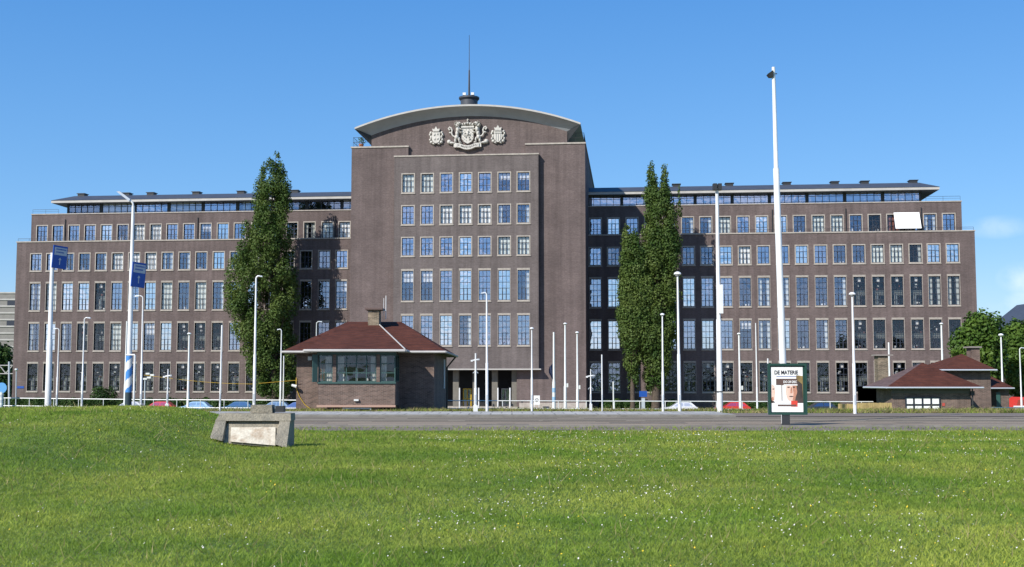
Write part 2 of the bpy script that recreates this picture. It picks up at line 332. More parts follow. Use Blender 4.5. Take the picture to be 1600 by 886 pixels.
# ------------------------------------------------------------------ office building
B = empty('office_building', (0, D, 0), -TH)
tag(B, 'huge dark brick office building with arched central tower and two long wings', 'building')
def wall(mb, u0, u1, z0, z1, v, ops, m, depth=.32):
    us = sorted({u0, u1, *[a for o in ops for a in o[:2]]}); zs = sorted({z0, z1, *[a for o in ops for a in o[2:]]})
    us = [a for a in us if u0 <= a <= u1]; zs = [a for a in zs if z0 <= a <= z1]
    for j in range(len(zs)-1):
        zc = (zs[j]+zs[j+1])/2; i = 0
        row = [o for o in ops if o[2] < zc < o[3]]
        if not row: mb.face([(u0, v, zs[j]), (u1, v, zs[j]), (u1, v, zs[j+1]), (u0, v, zs[j+1])], m); continue
        row.sort(); a = u0
        for o in row:
            if o[0] > a: mb.face([(a, v, zs[j]), (o[0], v, zs[j]), (o[0], v, zs[j+1]), (a, v, zs[j+1])], m)
            a = o[1]
        if a < u1: mb.face([(a, v, zs[j]), (u1, v, zs[j]), (u1, v, zs[j+1]), (a, v, zs[j+1])], m)
    for a, b, c, d in ops:
        w_ = v+depth
        mb.face([(a, v, c), (a, v, d), (a, w_, d), (a, w_, c)], m); mb.face([(b, v, c), (b, w_, c), (b, w_, d), (b, v, d)], m)
        mb.face([(a, v, d), (b, v, d), (b, w_, d), (a, w_, d)], m); mb.face([(a, v, c), (a, w_, c), (b, w_, c), (b, v, c)], m)
WW = 1.52
# window builder: mesh pieces in local coords, origin bottom centre on the wall plane
def win_pieces(h, rows, ww=WW, full=True):
    fr, pa, su = MB(), MB(), MB(); x0, x1 = -ww/2, ww/2; g = .17; t = .028
    fr.box(x0, x0+.06, g, g+.07, 0, h, FRAME); fr.box(x1-.06, x1, g, g+.07, 0, h, FRAME); fr.box(x0+.06, x1-.06, g, g+.07, 0, .07, FRAME); fr.box(x0+.06, x1-.06, g, g+.07, h-.07, h, FRAME)
    cs = [x0+ww*.345, x1-ww*.345]
    for c in cs: fr.box(c-t, c+t, g+.005, g+.06, .07, h-.07, FRAME)
    for k in range(1, rows): fr.box(x0+.06, x1-.06, g+.012, g+.052, h*k/rows-.032, h*k/rows+.032, FRAME)
    # the opening casement in the middle
    a, b = (0, 1) if rows == 5 else (0, 2)
    z0, z1 = (.07, h*2/rows)
    fr.box(cs[0]-.055, cs[0]+.055, g-.02, g+.01, z0, z1+.04, FRAME); fr.box(cs[1]-.055, cs[1]+.055, g-.02, g+.01, z0, z1+.04, FRAME); fr.box(cs[0]+.055, cs[1]-.055, g-.02, g+.01, z1-.03, z1+.04, FRAME)
    if rows == 5: fr.box(cs[0]-.05, cs[1]+.05, g-.02, g+.01, h*4/5-.03, h*4/5+.035, FRAME)
    s = .12 if full else .055; e = .035
    su.box(x0-s, x0, -e, .02, -.12, h+.14, STONE); su.box(x1, x1+s, -e, .02, -.12, h+.14, STONE); su.box(x0-s-.02, x1+s+.02, -e-.02, .02, h+.14, h+.24, STONE) if not full else None
    su.box(x0, x1, -e, .02, h, h+.14, STONE); 
    si = MB(); si.box(x0-s-.05, x1+s+.05, -.09, .02, -.22, -.122, STONE); si.box(x0, x1, -.06, g, -.118, .0, STONE)
    return fr, pa, su, si
def pane_mb(h, ww, gm, tilt=False):
    p = MB(); g = .205
    p.face([(-ww/2+.05, g, .05), (ww/2-.05, g, .05), (ww/2-.05, g, h-.05), (-ww/2+.05, g, h-.05)], gm); return p
def deco(kind, h, ww, rnd):
    """what stands behind the glass: blinds, curtains, papers, lamps"""
    b = MB(); g = .34; W2 = ww/2
    def q(x0, x1, z0, z1, m, gg=g): b.box(x0, x1, gg, gg+.02, z0, z1, m)
    if kind == 'white': q(-W2, W2, 0, h, BLIND)
    elif kind == 'tophalf': q(-W2, W2, h*rnd.uniform(.5, .72), h, BLIND)
    elif kind == 'right': q(W2*.35, W2, 0, h, CURT)
    elif kind == 'left': q(-W2, -W2*.3, 0, h, CURT)
    elif kind == 'both': q(-W2, -W2*.3, 0, h, CURT); q(W2*.3, W2, 0, h, CURT)
    elif kind == 'curtain': q(-W2, W2, 0, h, CURT)
    elif kind == 'red': q(-W2, W2, 0, h, PINKC)
    elif kind == 'stuff':
        q(-W2, W2, h*.36, h*.52, GREYB, g+.3)
        for _ in range(5):
            x = rnd.uniform(-W2, W2-.3); z = rnd.choice([rnd.uniform(.05, .3), rnd.uniform(h*.5, h*.75)]); q(x, x+rnd.uniform(.1, .35), z, z+rnd.uniform(.08, .3), rnd.choice([BLIND, CURT, CURT, PINKC]), g+rnd.uniform(.0, .6))
        if rnd.random() < .6: q(-.22, .22, h*.83, h*.97, BLIND, g)
        if rnd.random() < .4: q(-.3, .0, .1, h*.4, CURT, g)
    else:
        for _ in range(3):
            x = rnd.uniform(-W2, W2-.2); q(x, x+rnd.uniform(.08, .2), .03, rnd.uniform(.15, .45), BLIND)
    return b
GREYB = mat('cabinet_grey', (.22,.24,.22), .8)
rnd = random.Random(5)
cache = {}
def get(key, fn):
    if key not in cache: cache[key] = fn()
    return cache[key]
def mesh_of(mb, name):
    o = mb.build(name); me = o.data; bpy.data.objects.remove(o); return me
rest = MB()
def add_to(mb, src, M):
    n = len(mb.v); mb.v += [tuple(M@Vector(p)) for p in src.v]
    mp_ = [mb.mi(m) for m in src.mats]
    for f, k, s in zip(src.f, src.m, src.sm): mb.f.append(tuple(i+n for i in f)); mb.m.append(mp_[k]); mb.sm.append(s)
dvar = {}
def window(u, z, v, h, rows, kind, gm, individual, full, ww=WW):
    key = (round(h, 2), rows, full)
    if kind in ('white', 'curtain'): gm = GLC
    elif kind in ('left', 'right', 'both', 'tophalf') and gm in (GL, GLH): gm = GLM
    fr, pa, su, si = get(('p',)+key, lambda: win_pieces(h, rows, ww, full))
    pm = get(('pane', key, gm.name), lambda: pane_mb(h, ww, gm))
    dk = (key, kind, rnd.randrange(4)); dc = get(('d', dk), lambda: deco(kind, h, ww, rnd))
    if individual:
        wo_ = link('window', get(('fm',)+key, lambda: mesh_of(fr, 'window_frame')), B, (u, v, z))
        link('surround', get(('sm',)+key, lambda: mesh_of(su, 'surround')), wo_)
        link('sill', get(('im',)+key, lambda: mesh_of(si, 'sill')), wo_)
        link('pane', get(('pm', key, gm.name), lambda: mesh_of(pm, 'pane')), wo_)
        link('blind', get(('dm', dk), lambda: mesh_of(dc, 'blind')), wo_)
    else:
        M = Matrix.Translation((u, v, z))
        for s in (fr, su, si, pm, dc): add_to(rest, s, M)

# --- the wings
V5, VP, VF = 1.45, 4.2, 2.6
topz = {1: 1.897, 2: 7.486, 3: 13.116, 4: 17.272}; botz = {1: -1.8905, 2: 3.7322, 3: 9.3547, 4: 14.9527}
topz = {k: v+EYE for k, v in topz.items()}; botz = {k: v+EYE for k, v in botz.items()}
zc5 = Z(60, 353, V5), Z(60, 376.5, V5)
top5 = (Z(60, 352.5, V5)+Z(1480, 335, V5))/2; bot5 = (Z(60, 376.5, V5)+Z(1480, 360.3, V5))/2
LX = [48.8,73.8,99.2,124.5,150.3,176,202,228,254,280.4,306.8,333.9,360.5,388,415.5,443,470.4,498.6,525.7]
RX = [921.5,950.1,979.4,1008.6,1037.8,1067.1,1095.8,1125.4,1154.7,1184.1,1214,1243.7,1273.4,1303,1332.8,1362.3,1391.7,1421.5,1450,1479.8]
ym = 400
LU = [U(x, ym, 0)+WW/2-.03 for x in LX]; RU = [U(x, ym, 0)+WW/2-.03 for x in RX]
capz4 = (Z(40, 378.5, 0)+Z(1300, 361.5, 0)+Z(1500, 359, 0))/3
capz5 = (Z(60, 334, V5)+Z(1480, 314, V5))/2
uL0, uR1 = U(22.5, 500), U(1526.5, 480)
uL5, uR5 = U(49, 350, V5), U(1502.5, 330, V5)
VB = -9.2; VS = -10.05; VG = -8.75
uT0, uT1 = U(547.5, 420, VB), U(915, 420, VB)
uS0, uS1 = U(615, 400, VS), U(841.5, 400, VS)
capB = (Z(549, 229, VB)+Z(912, 222.5, VB))/2; capS = (Z(616, 242.5, VS)+Z(840, 240.5, VS))/2
for nm, us, ua, ub, u5a, u5b in (('left', LU, uL0, uT0+.5, uL5, uT0+.5), ('right', RU, uT1-.5, uR1, uT1-.5, uR5)):
    mb = MB(); ops = []
    for r in (1, 2, 3, 4): ops += [(u-WW/2, u+WW/2, botz[r], topz[r]) for u in us]
    wall(mb, ua, ub, 0, capz4-.16, 0, ops, BR)
    ops5 = [(u-WW/2, u+WW/2, bot5, top5) for u in us]
    wall(mb, u5a, u5b, capz4-.3, capz5-.14, V5, ops5, BR)
    dp = 15
    s0, s1 = (ua, u5a) if nm == 'left' else (ub, u5b)
    mb.face([(s0, 0, 0), (s0, dp, 0), (s0, dp, capz4-.16), (s0, 0, capz4-.16)], BR); mb.face([(s1, V5, capz4-.4), (s1, dp-1, capz4-.4), (s1, dp-1, capz5-.14), (s1, V5, capz5-.14)], BR)
    mb.face([(ua, 0, capz4-.17), (ub, 0, capz4-.17), (ub, dp, capz4-.17), (ua, dp, capz4-.17)], ROOF)
    mb.face([(u5a, V5, capz5-.15), (u5b, V5, capz5-.15), (u5b, dp-1, capz5-.15), (u5a, dp-1, capz5-.15)], ROOF)
    mb.face([(ua, dp, 0), (ub, dp, 0), (ub, dp, capz5), (ua, dp, capz5)], BR)
    mb.build('wing_wall', B)
    # coping stones
    cp = MB(); e0, e1 = (ua-.08, ub) if nm == 'left' else (ua, ub+.08)
    cp.box(e0, e1, -.09,   .28, capz4-.158, capz4, STONE); f0, f1 = (u5a-.06, u5b) if nm == 'left' else (u5a, u5b+.06)
    cp.build('coping', B); cp = MB(); cp.box(f0, f1, V5-.08, V5+.28, capz5-.138, capz5, STONE); cp.build('coping', B)
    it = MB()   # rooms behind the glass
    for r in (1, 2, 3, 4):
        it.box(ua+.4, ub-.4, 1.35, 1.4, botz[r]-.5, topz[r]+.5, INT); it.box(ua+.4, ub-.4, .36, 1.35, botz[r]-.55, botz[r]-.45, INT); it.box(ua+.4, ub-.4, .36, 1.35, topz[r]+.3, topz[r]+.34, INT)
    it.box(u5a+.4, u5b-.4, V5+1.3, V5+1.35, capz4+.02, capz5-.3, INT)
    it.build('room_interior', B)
    n = len(us)
    for i, u in enumerate(us):
        for r in (1, 2, 3, 4, 5):
            kind = 'plain'; gm = GL; q = rnd.random()
            if nm == 'left':
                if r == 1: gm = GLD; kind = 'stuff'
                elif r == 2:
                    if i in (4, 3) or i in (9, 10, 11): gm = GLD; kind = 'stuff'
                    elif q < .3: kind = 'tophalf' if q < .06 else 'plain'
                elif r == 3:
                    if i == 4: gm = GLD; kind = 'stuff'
                    elif i in (8, 10): kind = 'curtain'
                    elif q < .15: kind = 'right'
                elif r == 4:
                    if i in (5, 6, 7): kind = 'white'
                    elif i == 4: kind = 'right'
                    elif q < .15: kind = 'both'
                else:
                    if i in (6, 7): kind = 'white'
                    elif i in (17, 18): kind = 'curtain' if i == 17 else 'white'
            else:
                if r == 1:
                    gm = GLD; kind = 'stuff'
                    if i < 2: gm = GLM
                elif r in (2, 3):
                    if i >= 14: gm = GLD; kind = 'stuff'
                    elif i >= 11: gm = GLM; kind = 'right' if q < .4 else 'plain'
                    elif i == 8: kind = 'tophalf' if r == 2 else 'plain'; gm = GLM
                    if i >= 18 and r == 3: kind = 'both'
                elif r == 4:
                    if i == 8: kind = 'white'
                    elif i in (15, 16): kind = 'curtain'; gm = GLM
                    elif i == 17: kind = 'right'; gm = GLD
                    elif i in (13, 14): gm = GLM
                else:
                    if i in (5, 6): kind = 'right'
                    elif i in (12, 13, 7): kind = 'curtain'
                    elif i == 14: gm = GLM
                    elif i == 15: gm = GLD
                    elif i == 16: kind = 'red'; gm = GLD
                    elif i == 18: kind = 'both'
            if gm is GL:
                q2 = rnd.random(); gm = GLH if q2 < .28 else (GLM if q2 > .82 else GL)
                if kind == 'plain' and rnd.random() < .22: kind = rnd.choice(['left', 'right', 'both', 'tophalf', 'curtain'])
            z0, z1 = (bot5, top5) if r == 5 else (botz[r], topz[r])
            ind = (nm == 'right' and r <= 3) or (nm == 'left' and r in (2, 3) and i in (16, 18))
            window(u, z0, V5 if r == 5 else 0, z1-z0, 5 if r <= 3 else 3, kind, gm, ind, r >= 4)
    # roof storey: continuous steel glazing in bays
    zb, zt = capz5-.05, (Z(300, 313, VP)+Z(1300, 296.5, VP))/2
    zft = (Z(300, 309.5, VF)+Z(1300, 292, VF))/2-.12; zfb = zft-.36
    if nm == 'left': pa_, pb_ = U(105.5, 325, VP), uT0+.5; ra, rb = U(80, 313, VF), uT0+.5
    else: pa_, pb_ = uT1-.5, U(1439, 310, VP); ra, rb = uT1-.5, U(1468, 292, VF)
    pw = 4.84; nb = int(round((pb_-pa_)/pw)); pw = (pb_-pa_)/nb
    pm_ = MB(); pm_.box(pa_, pb_, VP+1.2, VP+1.25, zb, zt, INT); pm_.box(pa_, pb_, VP+.02, VP+.3, zb-.1, zb+.08, FASC)
    pm_.box(pa_, pb_, VP-.04, VP+.3, zt-.02, zt+.12, DARK)
    e = pa_ if nm == 'left' else pb_
    pm_.box(e-.06, e+.06, VP, 13, zb, zt, DARK)
    pm_.build('roof_storey', B)
    for k in range(nb):
        a, b = pa_+k*pw, pa_+(k+1)*pw; g = MB()
        g.box(a, a+.22, VP-.03, VP+.2, zb+.08, zt-.02, DARK); g.box(b-.22, b, VP-.03, VP+.2, zb+.08, zt-.02, DARK)
        for q_ in range(1, 5): x = a+.22+(b-a-.44)*q_/5; g.box(x-.03, x+.03, VP, VP+.08, zb+.08, zt-.02, FRAME)
        for q_ in (1, 2): zz = zb+.08+(zt-zb-.1)*[.25, .62][q_-1]; g.box(a+.22, b-.22, VP+.01, VP+.07, zz-.028, zz+.028, FRAME)
        bay = g.build('roof_window', B)
        p = MB(); gm = GLM if rnd.random() < .4 else GL; p.face([(a+.2, VP+.09, zb+.08), (b-.2, VP+.09, zb+.08), (b-.2, VP+.09, zt-.02), (a+.2, VP+.09, zt-.02)], gm); p.build('pane', bay)
        wh = (nm == 'left' and k in (1, 3, nb-1)) or (nm == 'right' and k in (nb-1, nb-2, nb-3, 0))
        if wh: p = MB(); p.box(a+.2, b-.2, VP+.2, VP+.22, zb+.1, zt-.1, CURT if nm == 'right' and k == 0 else BLIND); p.build('blind', bay)
        elif rnd.random() < .6:
            p = MB(); x = rnd.uniform(a+.3, b-1.3); p.box(x, x+1, VP+.2, VP+.22, zb+.1, zt-.3, CURT); p.build('blind', bay)
    rf = MB(); zr = zft+.62; ins = 1.6
    c0, c1 = (ra+2.2, rb) if nm == 'left' else (ra, rb-2.0)
    rf.box(ra, rb, VF, VF+.1, zfb, zft, FASC)
    if nm == 'left': rf.box(ra, ra+.1, VF+.1, 13, zfb, zft, FASC)
    else: rf.box(rb-.1, rb, VF+.1, 13, zfb, zft, FASC)
    rf.face([(ra, VF+.05, zfb+.03), (rb, VF+.05, zfb+.03), (rb, 13, zfb+.03), (ra, 13, zfb+.03)], SOFF)
    rf.build('roof_fascia', B)
    r2 = MB(); zt2 = zft+1.0
    r2.face([(ra-.05, VF-.06, zft), (rb+.05, VF-.06, zft), (c1, VF+2.6, zt2), (c0, VF+2.6, zt2)], ROOF); r2.face([(c0, VF+2.6, zt2), (c1, VF+2.6, zt2), (c1, 10, zt2+.1), (c0, 10, zt2+.1)], ROOF)
    r2.face([(ra-.05, 13, zft), (ra-.05, VF-.06, zft), (c0, VF+2.6, zt2), (c0, 10, zt2+.1)], ROOF); r2.face([(rb+.05, VF-.06, zft), (rb+.05, 13, zft), (c1, 10, zt2+.1), (c1, VF+2.6, zt2)], ROOF)
    ro = r2.build('wing_roof', B)
    for x in ((127, 197, 235, 306, 376, 460) if nm == 'left' else (1057, 1140, 1230, 1305, 1352, 1428)):
        u = U(x, 300, VF+3); k = MB(); k.box(u-.5, u+.5, VF+2.9, VF+4.1, zt2-.1, zt2+.38, DARK); k.box(u-.62, u+.62, VF+2.8, VF+4.2, zt2+.38, zt2+.46, ROOF); k.build('roof_vent', ro)
    # terrace railings and downpipes
    rl = MB(); a, b = (ua+.1, u5a+1) if nm == 'left' else (u5b-1, ub-.1)
    def rail(a, b, v, z, h=.62):
        rl.tube([(a, v, z+h), (b, v, z+h)], .022, DARK, 6); rl.tube([(a, v, z+h*.55), (b, v, z+h*.55)], .014, DARK, 6)
        nn = max(2, int((b-a)/1.6))
        for i in range(nn+1): x = a+(b-a)*i/nn; rl.tube([(x, v, z), (x, v, z+h)], .018, DARK, 6)
    rail(ua+.1 if nm == 'left' else ua+.6, ub-.1, .12, capz4, .42); rl.build('terrace_railing', B); rl.__init__(); a, b = (u5a+.1, pa_) if nm == 'left' else (pb_, u5b-.1); rail(a, b, V5+.12, capz5, .62)
    rl.build('terrace_railing', B)
    for x in ((102, 309, 524) if nm == 'left' else (1207, 1322, 1440)):
        u = U(x, 360, V5); p = MB(); p.tube([(u, V5-.09, bot5-.2), (u, V5-.09, top5+.9)], .065, DARK, 6); p.box(u-.13, u+.13, V5-.2, V5, bot5-.2, bot5+.1, DARK); p.build('downpipe', B)
# white projecting sunshade on the right terrace
p = MB(); a0, a1 = U(1396, 333, V5), U(1436, 333, V5); b0, b1 = U(1399.5, 357, V5-1.6), U(1440, 357, V5-1.6)
zA, zB = Z(1415, 332.5, V5-.1), Z(1415, 357, V5-1.6)
p.mesh([(a0, V5-.12, zA), (a1, V5-.12, zA), (b1, V5-1.6, zB), (b0, V5-1.6, zB), (a0, V5-.12, zA+.05), (a1, V5-.12, zA+.05), (b1, V5-1.6, zB+.05), (b0, V5-1.6, zB+.05)], [(0,3,2,1),(4,5,6,7),(0,1,5,4),(1,2,6,5),(2,3,7,6),(3,0,4,7)], BLIND)
tag(p.build('sunshade', B), 'white canvas sunshade let down over the terrace window')

# --- the tower body
ys_ = (227.5, )
TX = [627.9,657.9,688,718,748.1,778.6,808.7]; TW = 18.6
TU = [U(x, 400, VS) for x in TX]; tw = U(718+18.4, 400, VS)-U(718, 400, VS); TU = [u+tw/2 for u in TU]
TR = [(271, 299.3, 3), (321, 349.2, 3), (370.8, 398.5, 3), (422.6, 469.3, 5), (492.8, 539.3, 5)]
mb = MB()
uG0, uG1 = U(638, 235, VB), U(821, 232, VB)
zE = Z(760, 576, VS)      # underside of the slab / canopy
uP0, uP1 = U(690, 610, VB), U(807.5, 610, VB); uP0 -= 2.5
DEP = 42
wall(mb, uT0, uT1, 0, capS-.6, VB, [(uP0, uP1, 0, zE-.1)], BR, depth=3.2)
wall(mb, uT0, uG0, capS-.6, capB-.2, VB, [], BR); wall(mb, uG1, uT1, capS-.6, capB-.2, VB, [], BR)
mb.face([(uG0, VB, capS-.6), (uG0, VG, capS-.6), (uG0, VG, capB-.2), (uG0, VB, capB-.2)], BR); mb.face([(uG1, VG, capS-.6), (uG1, VB, capS-.6), (uG1, VB, capB-.2), (uG1, VG, capB-.2)], BR)
for u in (uT0, uT1): mb.face([(u, VB, 0), (u, VB+DEP, 0), (u, VB+DEP, capB-.2), (u, VB, capB-.2)], BR)
mb.face([(uT0, VB+DEP, 0), (uT1, VB+DEP, 0), (uT1, VB+DEP, capB-.2), (uT0, VB+DEP, capB-.2)], BR)
mb.face([(uT0, VG+.02, capB-.25), (uT1, VG+.02, capB-.25), (uT1, VB+DEP, capB-.25), (uT0, VB+DEP, capB-.25)], ROOF)
# gable wall under the arch
def arc(p0, p1, p2, n=40):
    (x0, z0), (x1, z1), (x2, z2) = p0, p1, p2
    xc = (x0+x2)/2; z0 = (z0+z2)/2; h = z1-z0; c = (x2-x0)/2; r = (c*c+h*h)/(2*h)
    a = math.asin(c/r); return [(xc+r*math.sin(t), z1-r+r*math.cos(t)) for t in np.linspace(-a, a, n)]
ga = arc(loc(580, 213.5, VG), loc(735, 181.5, VG), loc(886, 203.5, VG))
VR = VG-1.45
fa = arc(loc(554, 201, VR), loc(735, 165.5, VR), loc(907, 195, VR))
gl_, gr_ = ga[0][0], ga[-1][0]
mb.face([(gl_, VG, capS-1), (gr_, VG, capS-1)]+[(x, VG, z) for x, z in reversed(ga)], BR)
zt_ = capB-.3
for u in (gl_, gr_): mb.face([(u, VG, zt_), (u, VG+24, zt_), (u, VG+24, ga[0][1]), (u, VG, ga[0][1])], BR)
mb.build('tower_wall', B)
sb = MB(); tops = []
ops = []
for (a, b, r) in TR:
    zt1 = (Z(718, a, VS)); zb1 = (Z(718, b, VS)); tops.append((zb1, zt1, r)); ops += [(u-tw/2, u+tw/2, zb1, zt1) for u in TU]
wall(sb, uS0, uS1, zE, capS-.16, VS, ops, BRS)
for u in (uS0, uS1): sb.face([(u, VS, zE), (u, VB+.0, zE), (u, VB+.0, capS-.16), (u, VS, capS-.16)], BRS)
sb.face([(uS0, VS, zE), (uS1, VS, zE), (uS1, VB, zE), (uS0, VB, zE)], SOFF)
sb.build('tower_front_slab', B)
cp = MB(); cp.box(uS0-.06, uS1+.06, VS-.08, VG, capS-.158, capS+.02, STONE); cp.build('coping', B); cp = MB(); cp.box(uT0-.1, uG0+.06, VB-.1, VB+1.0, capB-.2, capB, STONE); cp.box(uT0-.1, uT0+.3, VB+1.0, VB+DEP, capB-.2, capB, STONE); cp.build('coping', B); cp = MB(); cp.box(uG1-.06, uT1+.1, VB-.1, VB+1.0, capB-.2, capB, STONE)
cp.box(uT1-.3, uT1+.1, VB+1.0, VB+DEP, capB-.2, capB, STONE)
cp.build('coping', B); cp = MB(); cp.box(uP0-.5, uS1+.3, VS-.35, VB+.0, zE-.16, zE-.002, FASC); cp.build('canopy_edge', B)
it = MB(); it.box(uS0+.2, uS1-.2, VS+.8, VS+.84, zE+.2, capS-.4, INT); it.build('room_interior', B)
kk = {(0,0):'curtain',(0,1):'curtain',(0,5):'tophalf',(0,6):'tophalf',(1,2):'white',(1,3):'white',(1,4):'white',(1,5):'left',(1,6):'right',(2,5):'curtain',(2,6):'curtain',(3,0):'tophalf',(3,1):'tophalf',(3,6):'right',(4,3):'right'}
for j, (zb1, zt1, r) in enumerate(tops):
    for i, u in enumerate(TU):
        window(u, zb1, VS, zt1-zb1, r, kk.get((j, i), 'plain'), rnd.choice([GL, GL, GL, GLH]), True, r == 3, ww=tw)
tag(rest.build('window_rows', B), kind='stuff')
# arched roof
zth = .22; rb_ = 26
rf = MB(); n = len(fa)
for i in range(n-1):
    (x0, z0), (x1, z1) = fa[i], fa[i+1]; (g0, h0), (g1, h1) = ga[i], ga[i+1]
    rf.face([(x0, VR, z0), (x1, VR, z1), (x1, VR, z1+zth), (x0, VR, z0+zth)], FASC, True)
    rf.face([(x0, VR, z0+zth), (x1, VR, z1+zth), (x1, VR+rb_, z1+zth), (x0, VR+rb_, z0+zth)], FASC if i in (0, n-2) else ROOF, True)
rf.build('arched_roof', B)
sf = MB()
for i in range(n-1):
    (x0, z0), (x1, z1) = fa[i], fa[i+1]; (g0, h0), (g1, h1) = ga[i], ga[i+1]
    prev = None
    for t in range(5):
        a = t/4; cz = math.sin(a*math.pi/2); cv = 1-math.cos(a*math.pi/2)   # hollow cove
        row = [(g0+(x0-g0)*a, VG+(VR-VG)*(a*.6+cv*.4), h0+(z0-h0)*(a*.5+cz*.5)), (g1+(x1-g1)*a, VG+(VR-VG)*(a*.6+cv*.4), h1+(z1-h1)*(a*.5+cz*.5))]
        if prev: sf.face([prev[0], prev[1], row[1], row[0]], SOFF, True)
        prev = row
for s, gi, fi in ((-1, ga[0], fa[0]), (1, ga[-1], fa[-1])):
    zl = capB+.05
    sf.face([(gi[0], VG+.2, zl+.2), (gi[0], VG+22, zl+.2), (fi[0], VR+rb_, fi[1]), (fi[0], VR, fi[1])], DARK); sf.face([(gi[0], VG+.2, zl+.2), (fi[0], VR, fi[1]), (gi[0], VG, gi[1])], DARK)  # side coves dark: shade under the overhang put into the colour
    sf.face([(fi[0], VR, fi[1]), (fi[0], VR+rb_, fi[1]), (fi[0], VR+rb_, fi[1]+zth), (fi[0], VR, fi[1]+zth)], FASC)
sf.build('roof_cove', B)
rl = MB()
def rail3(pts, h, z, r=.025):
    for (a, b), (c, d) in zip(pts, pts[1:]):
        for hh in (h, h*.5): rl.tube([(a, b, z+hh), (c, d, z+hh)], r, DARK, 6)
        L = math.hypot(c-a, d-b); nn = max(1, int(L/.8))
        for i in range(nn+1): x, y = a+(c-a)*i/nn, b+(d-b)*i/nn; rl.tube([(x, y, z), (x, y, z+h)], r*.8, DARK, 6)
rail3([(uT0+.15, VB+8), (uT0+.15, VB+.25), (gl_-.1, VB+.25)], 1.25, capB); rl.build('terrace_railing', B); rl = MB(); rail3([(gr_+.1, VB+.25), (uT1-.15, VB+.25), (uT1-.15, VB+8)], 1.25, capB)
rl.build('terrace_railing', B)
pl = MB(); u = U(562, 225, VB)   # potted plant on the roof terrace
pl.lathe([(.25, 0), (.35, .5)], (u, VB+.9, capB), mat('terracotta', (.35,.14,.08), .8), 10)
for _ in range(60):
    a = rnd.uniform(0, 6.28); r = rnd.uniform(.1, .5); z = rnd.uniform(.5, 1.3); pl.face([(u+r*math.cos(a), VB+.9+r*math.sin(a), capB+z), (u+r*math.cos(a)+.15, VB+.9+r*math.sin(a), capB+z+.12), (u+r*math.cos(a), VB+1.0+r*math.sin(a), capB+z+.2)], HEDG)
pob = pl.build('potted_plant', None, l=(0, D, 0), rz=-TH); tag(pob, 'potted plant on the left roof terrace of the tower', 'plant')
# drum and mast on the roof
u0 = U(733, 155, VG+4); zr = Z(733, 160, VG+4)-.8
dr = MB(); rr = 1.25
dr.lathe([(rr*.9, -1), (rr*.92, 1.0), (rr*1.1, 1.25), (rr*1.1, 1.45), (rr*.2, 1.6)], (u0, VG+4, zr), ROOF, 20); do = dr.build('roof_turret', B)
ms = MB(); zt0 = Z(735, 55, VG+4); zm = Z(735, 110, VG+4); ms.tube([(u0, VG+4, zr+1.5), (u0, VG+4, zm), (u0, VG+4, zm+.1), (u0, VG+4, zt0)], [.14, .10, .05, .03], DARK, 8); ms.build('mast', B)
for s in (-1, 1):
    p = MB(); p.box(u0+s*.55-.2, u0+s*.55+.2, VG+3.2, VG+3.7, zr+1.62, zr+1.95, WHITE); p.tube([(u0+s*.55, VG+3.5, zr+1.3), (u0+s*.55, VG+3.5, zr+1.65)], .04, DARK, 6); p.build('floodlight', B)

# --- carved coat of arms
def blob(mb, x, z, rx, rz, d, m=STONEC, n=10, v=VG):
    """a domed relief: ellipse bulging out of the wall"""
    vs = []; fs = []
    rings = [(1, 0), (.93, .55), (.7, .85), (.35, 1)]
    for k, (s, h) in enumerate(rings):
        for i in range(n): t = 2*math.pi*i/n; vs.append((x+rx*s*math.cos(t), v-d*h, z+rz*s*math.sin(t)))
    for k in range(len(rings)-1):
        for i in range(n): fs.append((k*n+i, k*n+(i+1)%n, (k+1)*n+(i+1)%n, (k+1)*n+i))
    fs.append(tuple(range(3*n, 4*n))); mb.mesh(vs, fs, m, True)
def relief(parent, name, cx, cz, s, scrolls):
    """shield with crown, supporters and ribbon; s = metres per pixel unit of the sketch"""
    P = lambda x, z: (cx+x*s, cz+z*s)
    sh = MB(); o = [(-11, 10), (11, 10), (11, -2), (8, -9), (0, -14), (-8, -9), (-11, -2)]
    if scrolls:
        o = [(-9, 11), (9, 11), (9, -4), (5, -9), (0, -12), (-5, -9), (-9, -4)]
    sh.prism([P(x, z) for x, z in o][::-1], VG-.34, VG, STONEC)
    return sh, P
ccx, ccz = loc(731, 211, VG); S = 1/12.0
ca = MB(); P = lambda x, z: (ccx+x*S, ccz+z*S)
ca.prism([P(*p) for p in [(-9, 10), (9, 10), (9, -6), (6, -11), (0, -14), (-6, -11), (-9, -6)]][::-1], VG-.32, VG+.01, STONEC)
for i in range(7):      # billets and a small lion on the field
    for j in range(5):
        x, z = -7.2+i*2.4, 8-j*4.2+(2 if i % 2 else 0)
        if abs(x) < 4.5 and -7 < z < 6: continue
        blob(ca, *P(x, z), .6*S, .95*S, .42)
for x, z, a, b in ((0, 1, 2.4, 4.4), (1.2, 5, 1.8, 1.6), (-3, 2.4, 2, .7), (3, 0, 2, .7), (-2.5, -3, 1, 2.6), (2.2, -4, 1, 2.6), (-4.5, -1, .7, 2.6), (3.6, -7, 2, .8)): blob(ca, *P(x, z), a*S, b*S, .52)
sh = ca.build('coat_of_arms', B)
cw = MB()
for x in range(-8, 9, 4): blob(cw, *P(x, 15.5+2.2*(1-abs(x)/9)), 2.1*S, 2.6*S, .5)
cw.prism([P(*p) for p in [(-10, 10.6), (10, 10.6), (10.5, 13.2), (-10.5, 13.2)]], VG-.45, VG, STONEC)
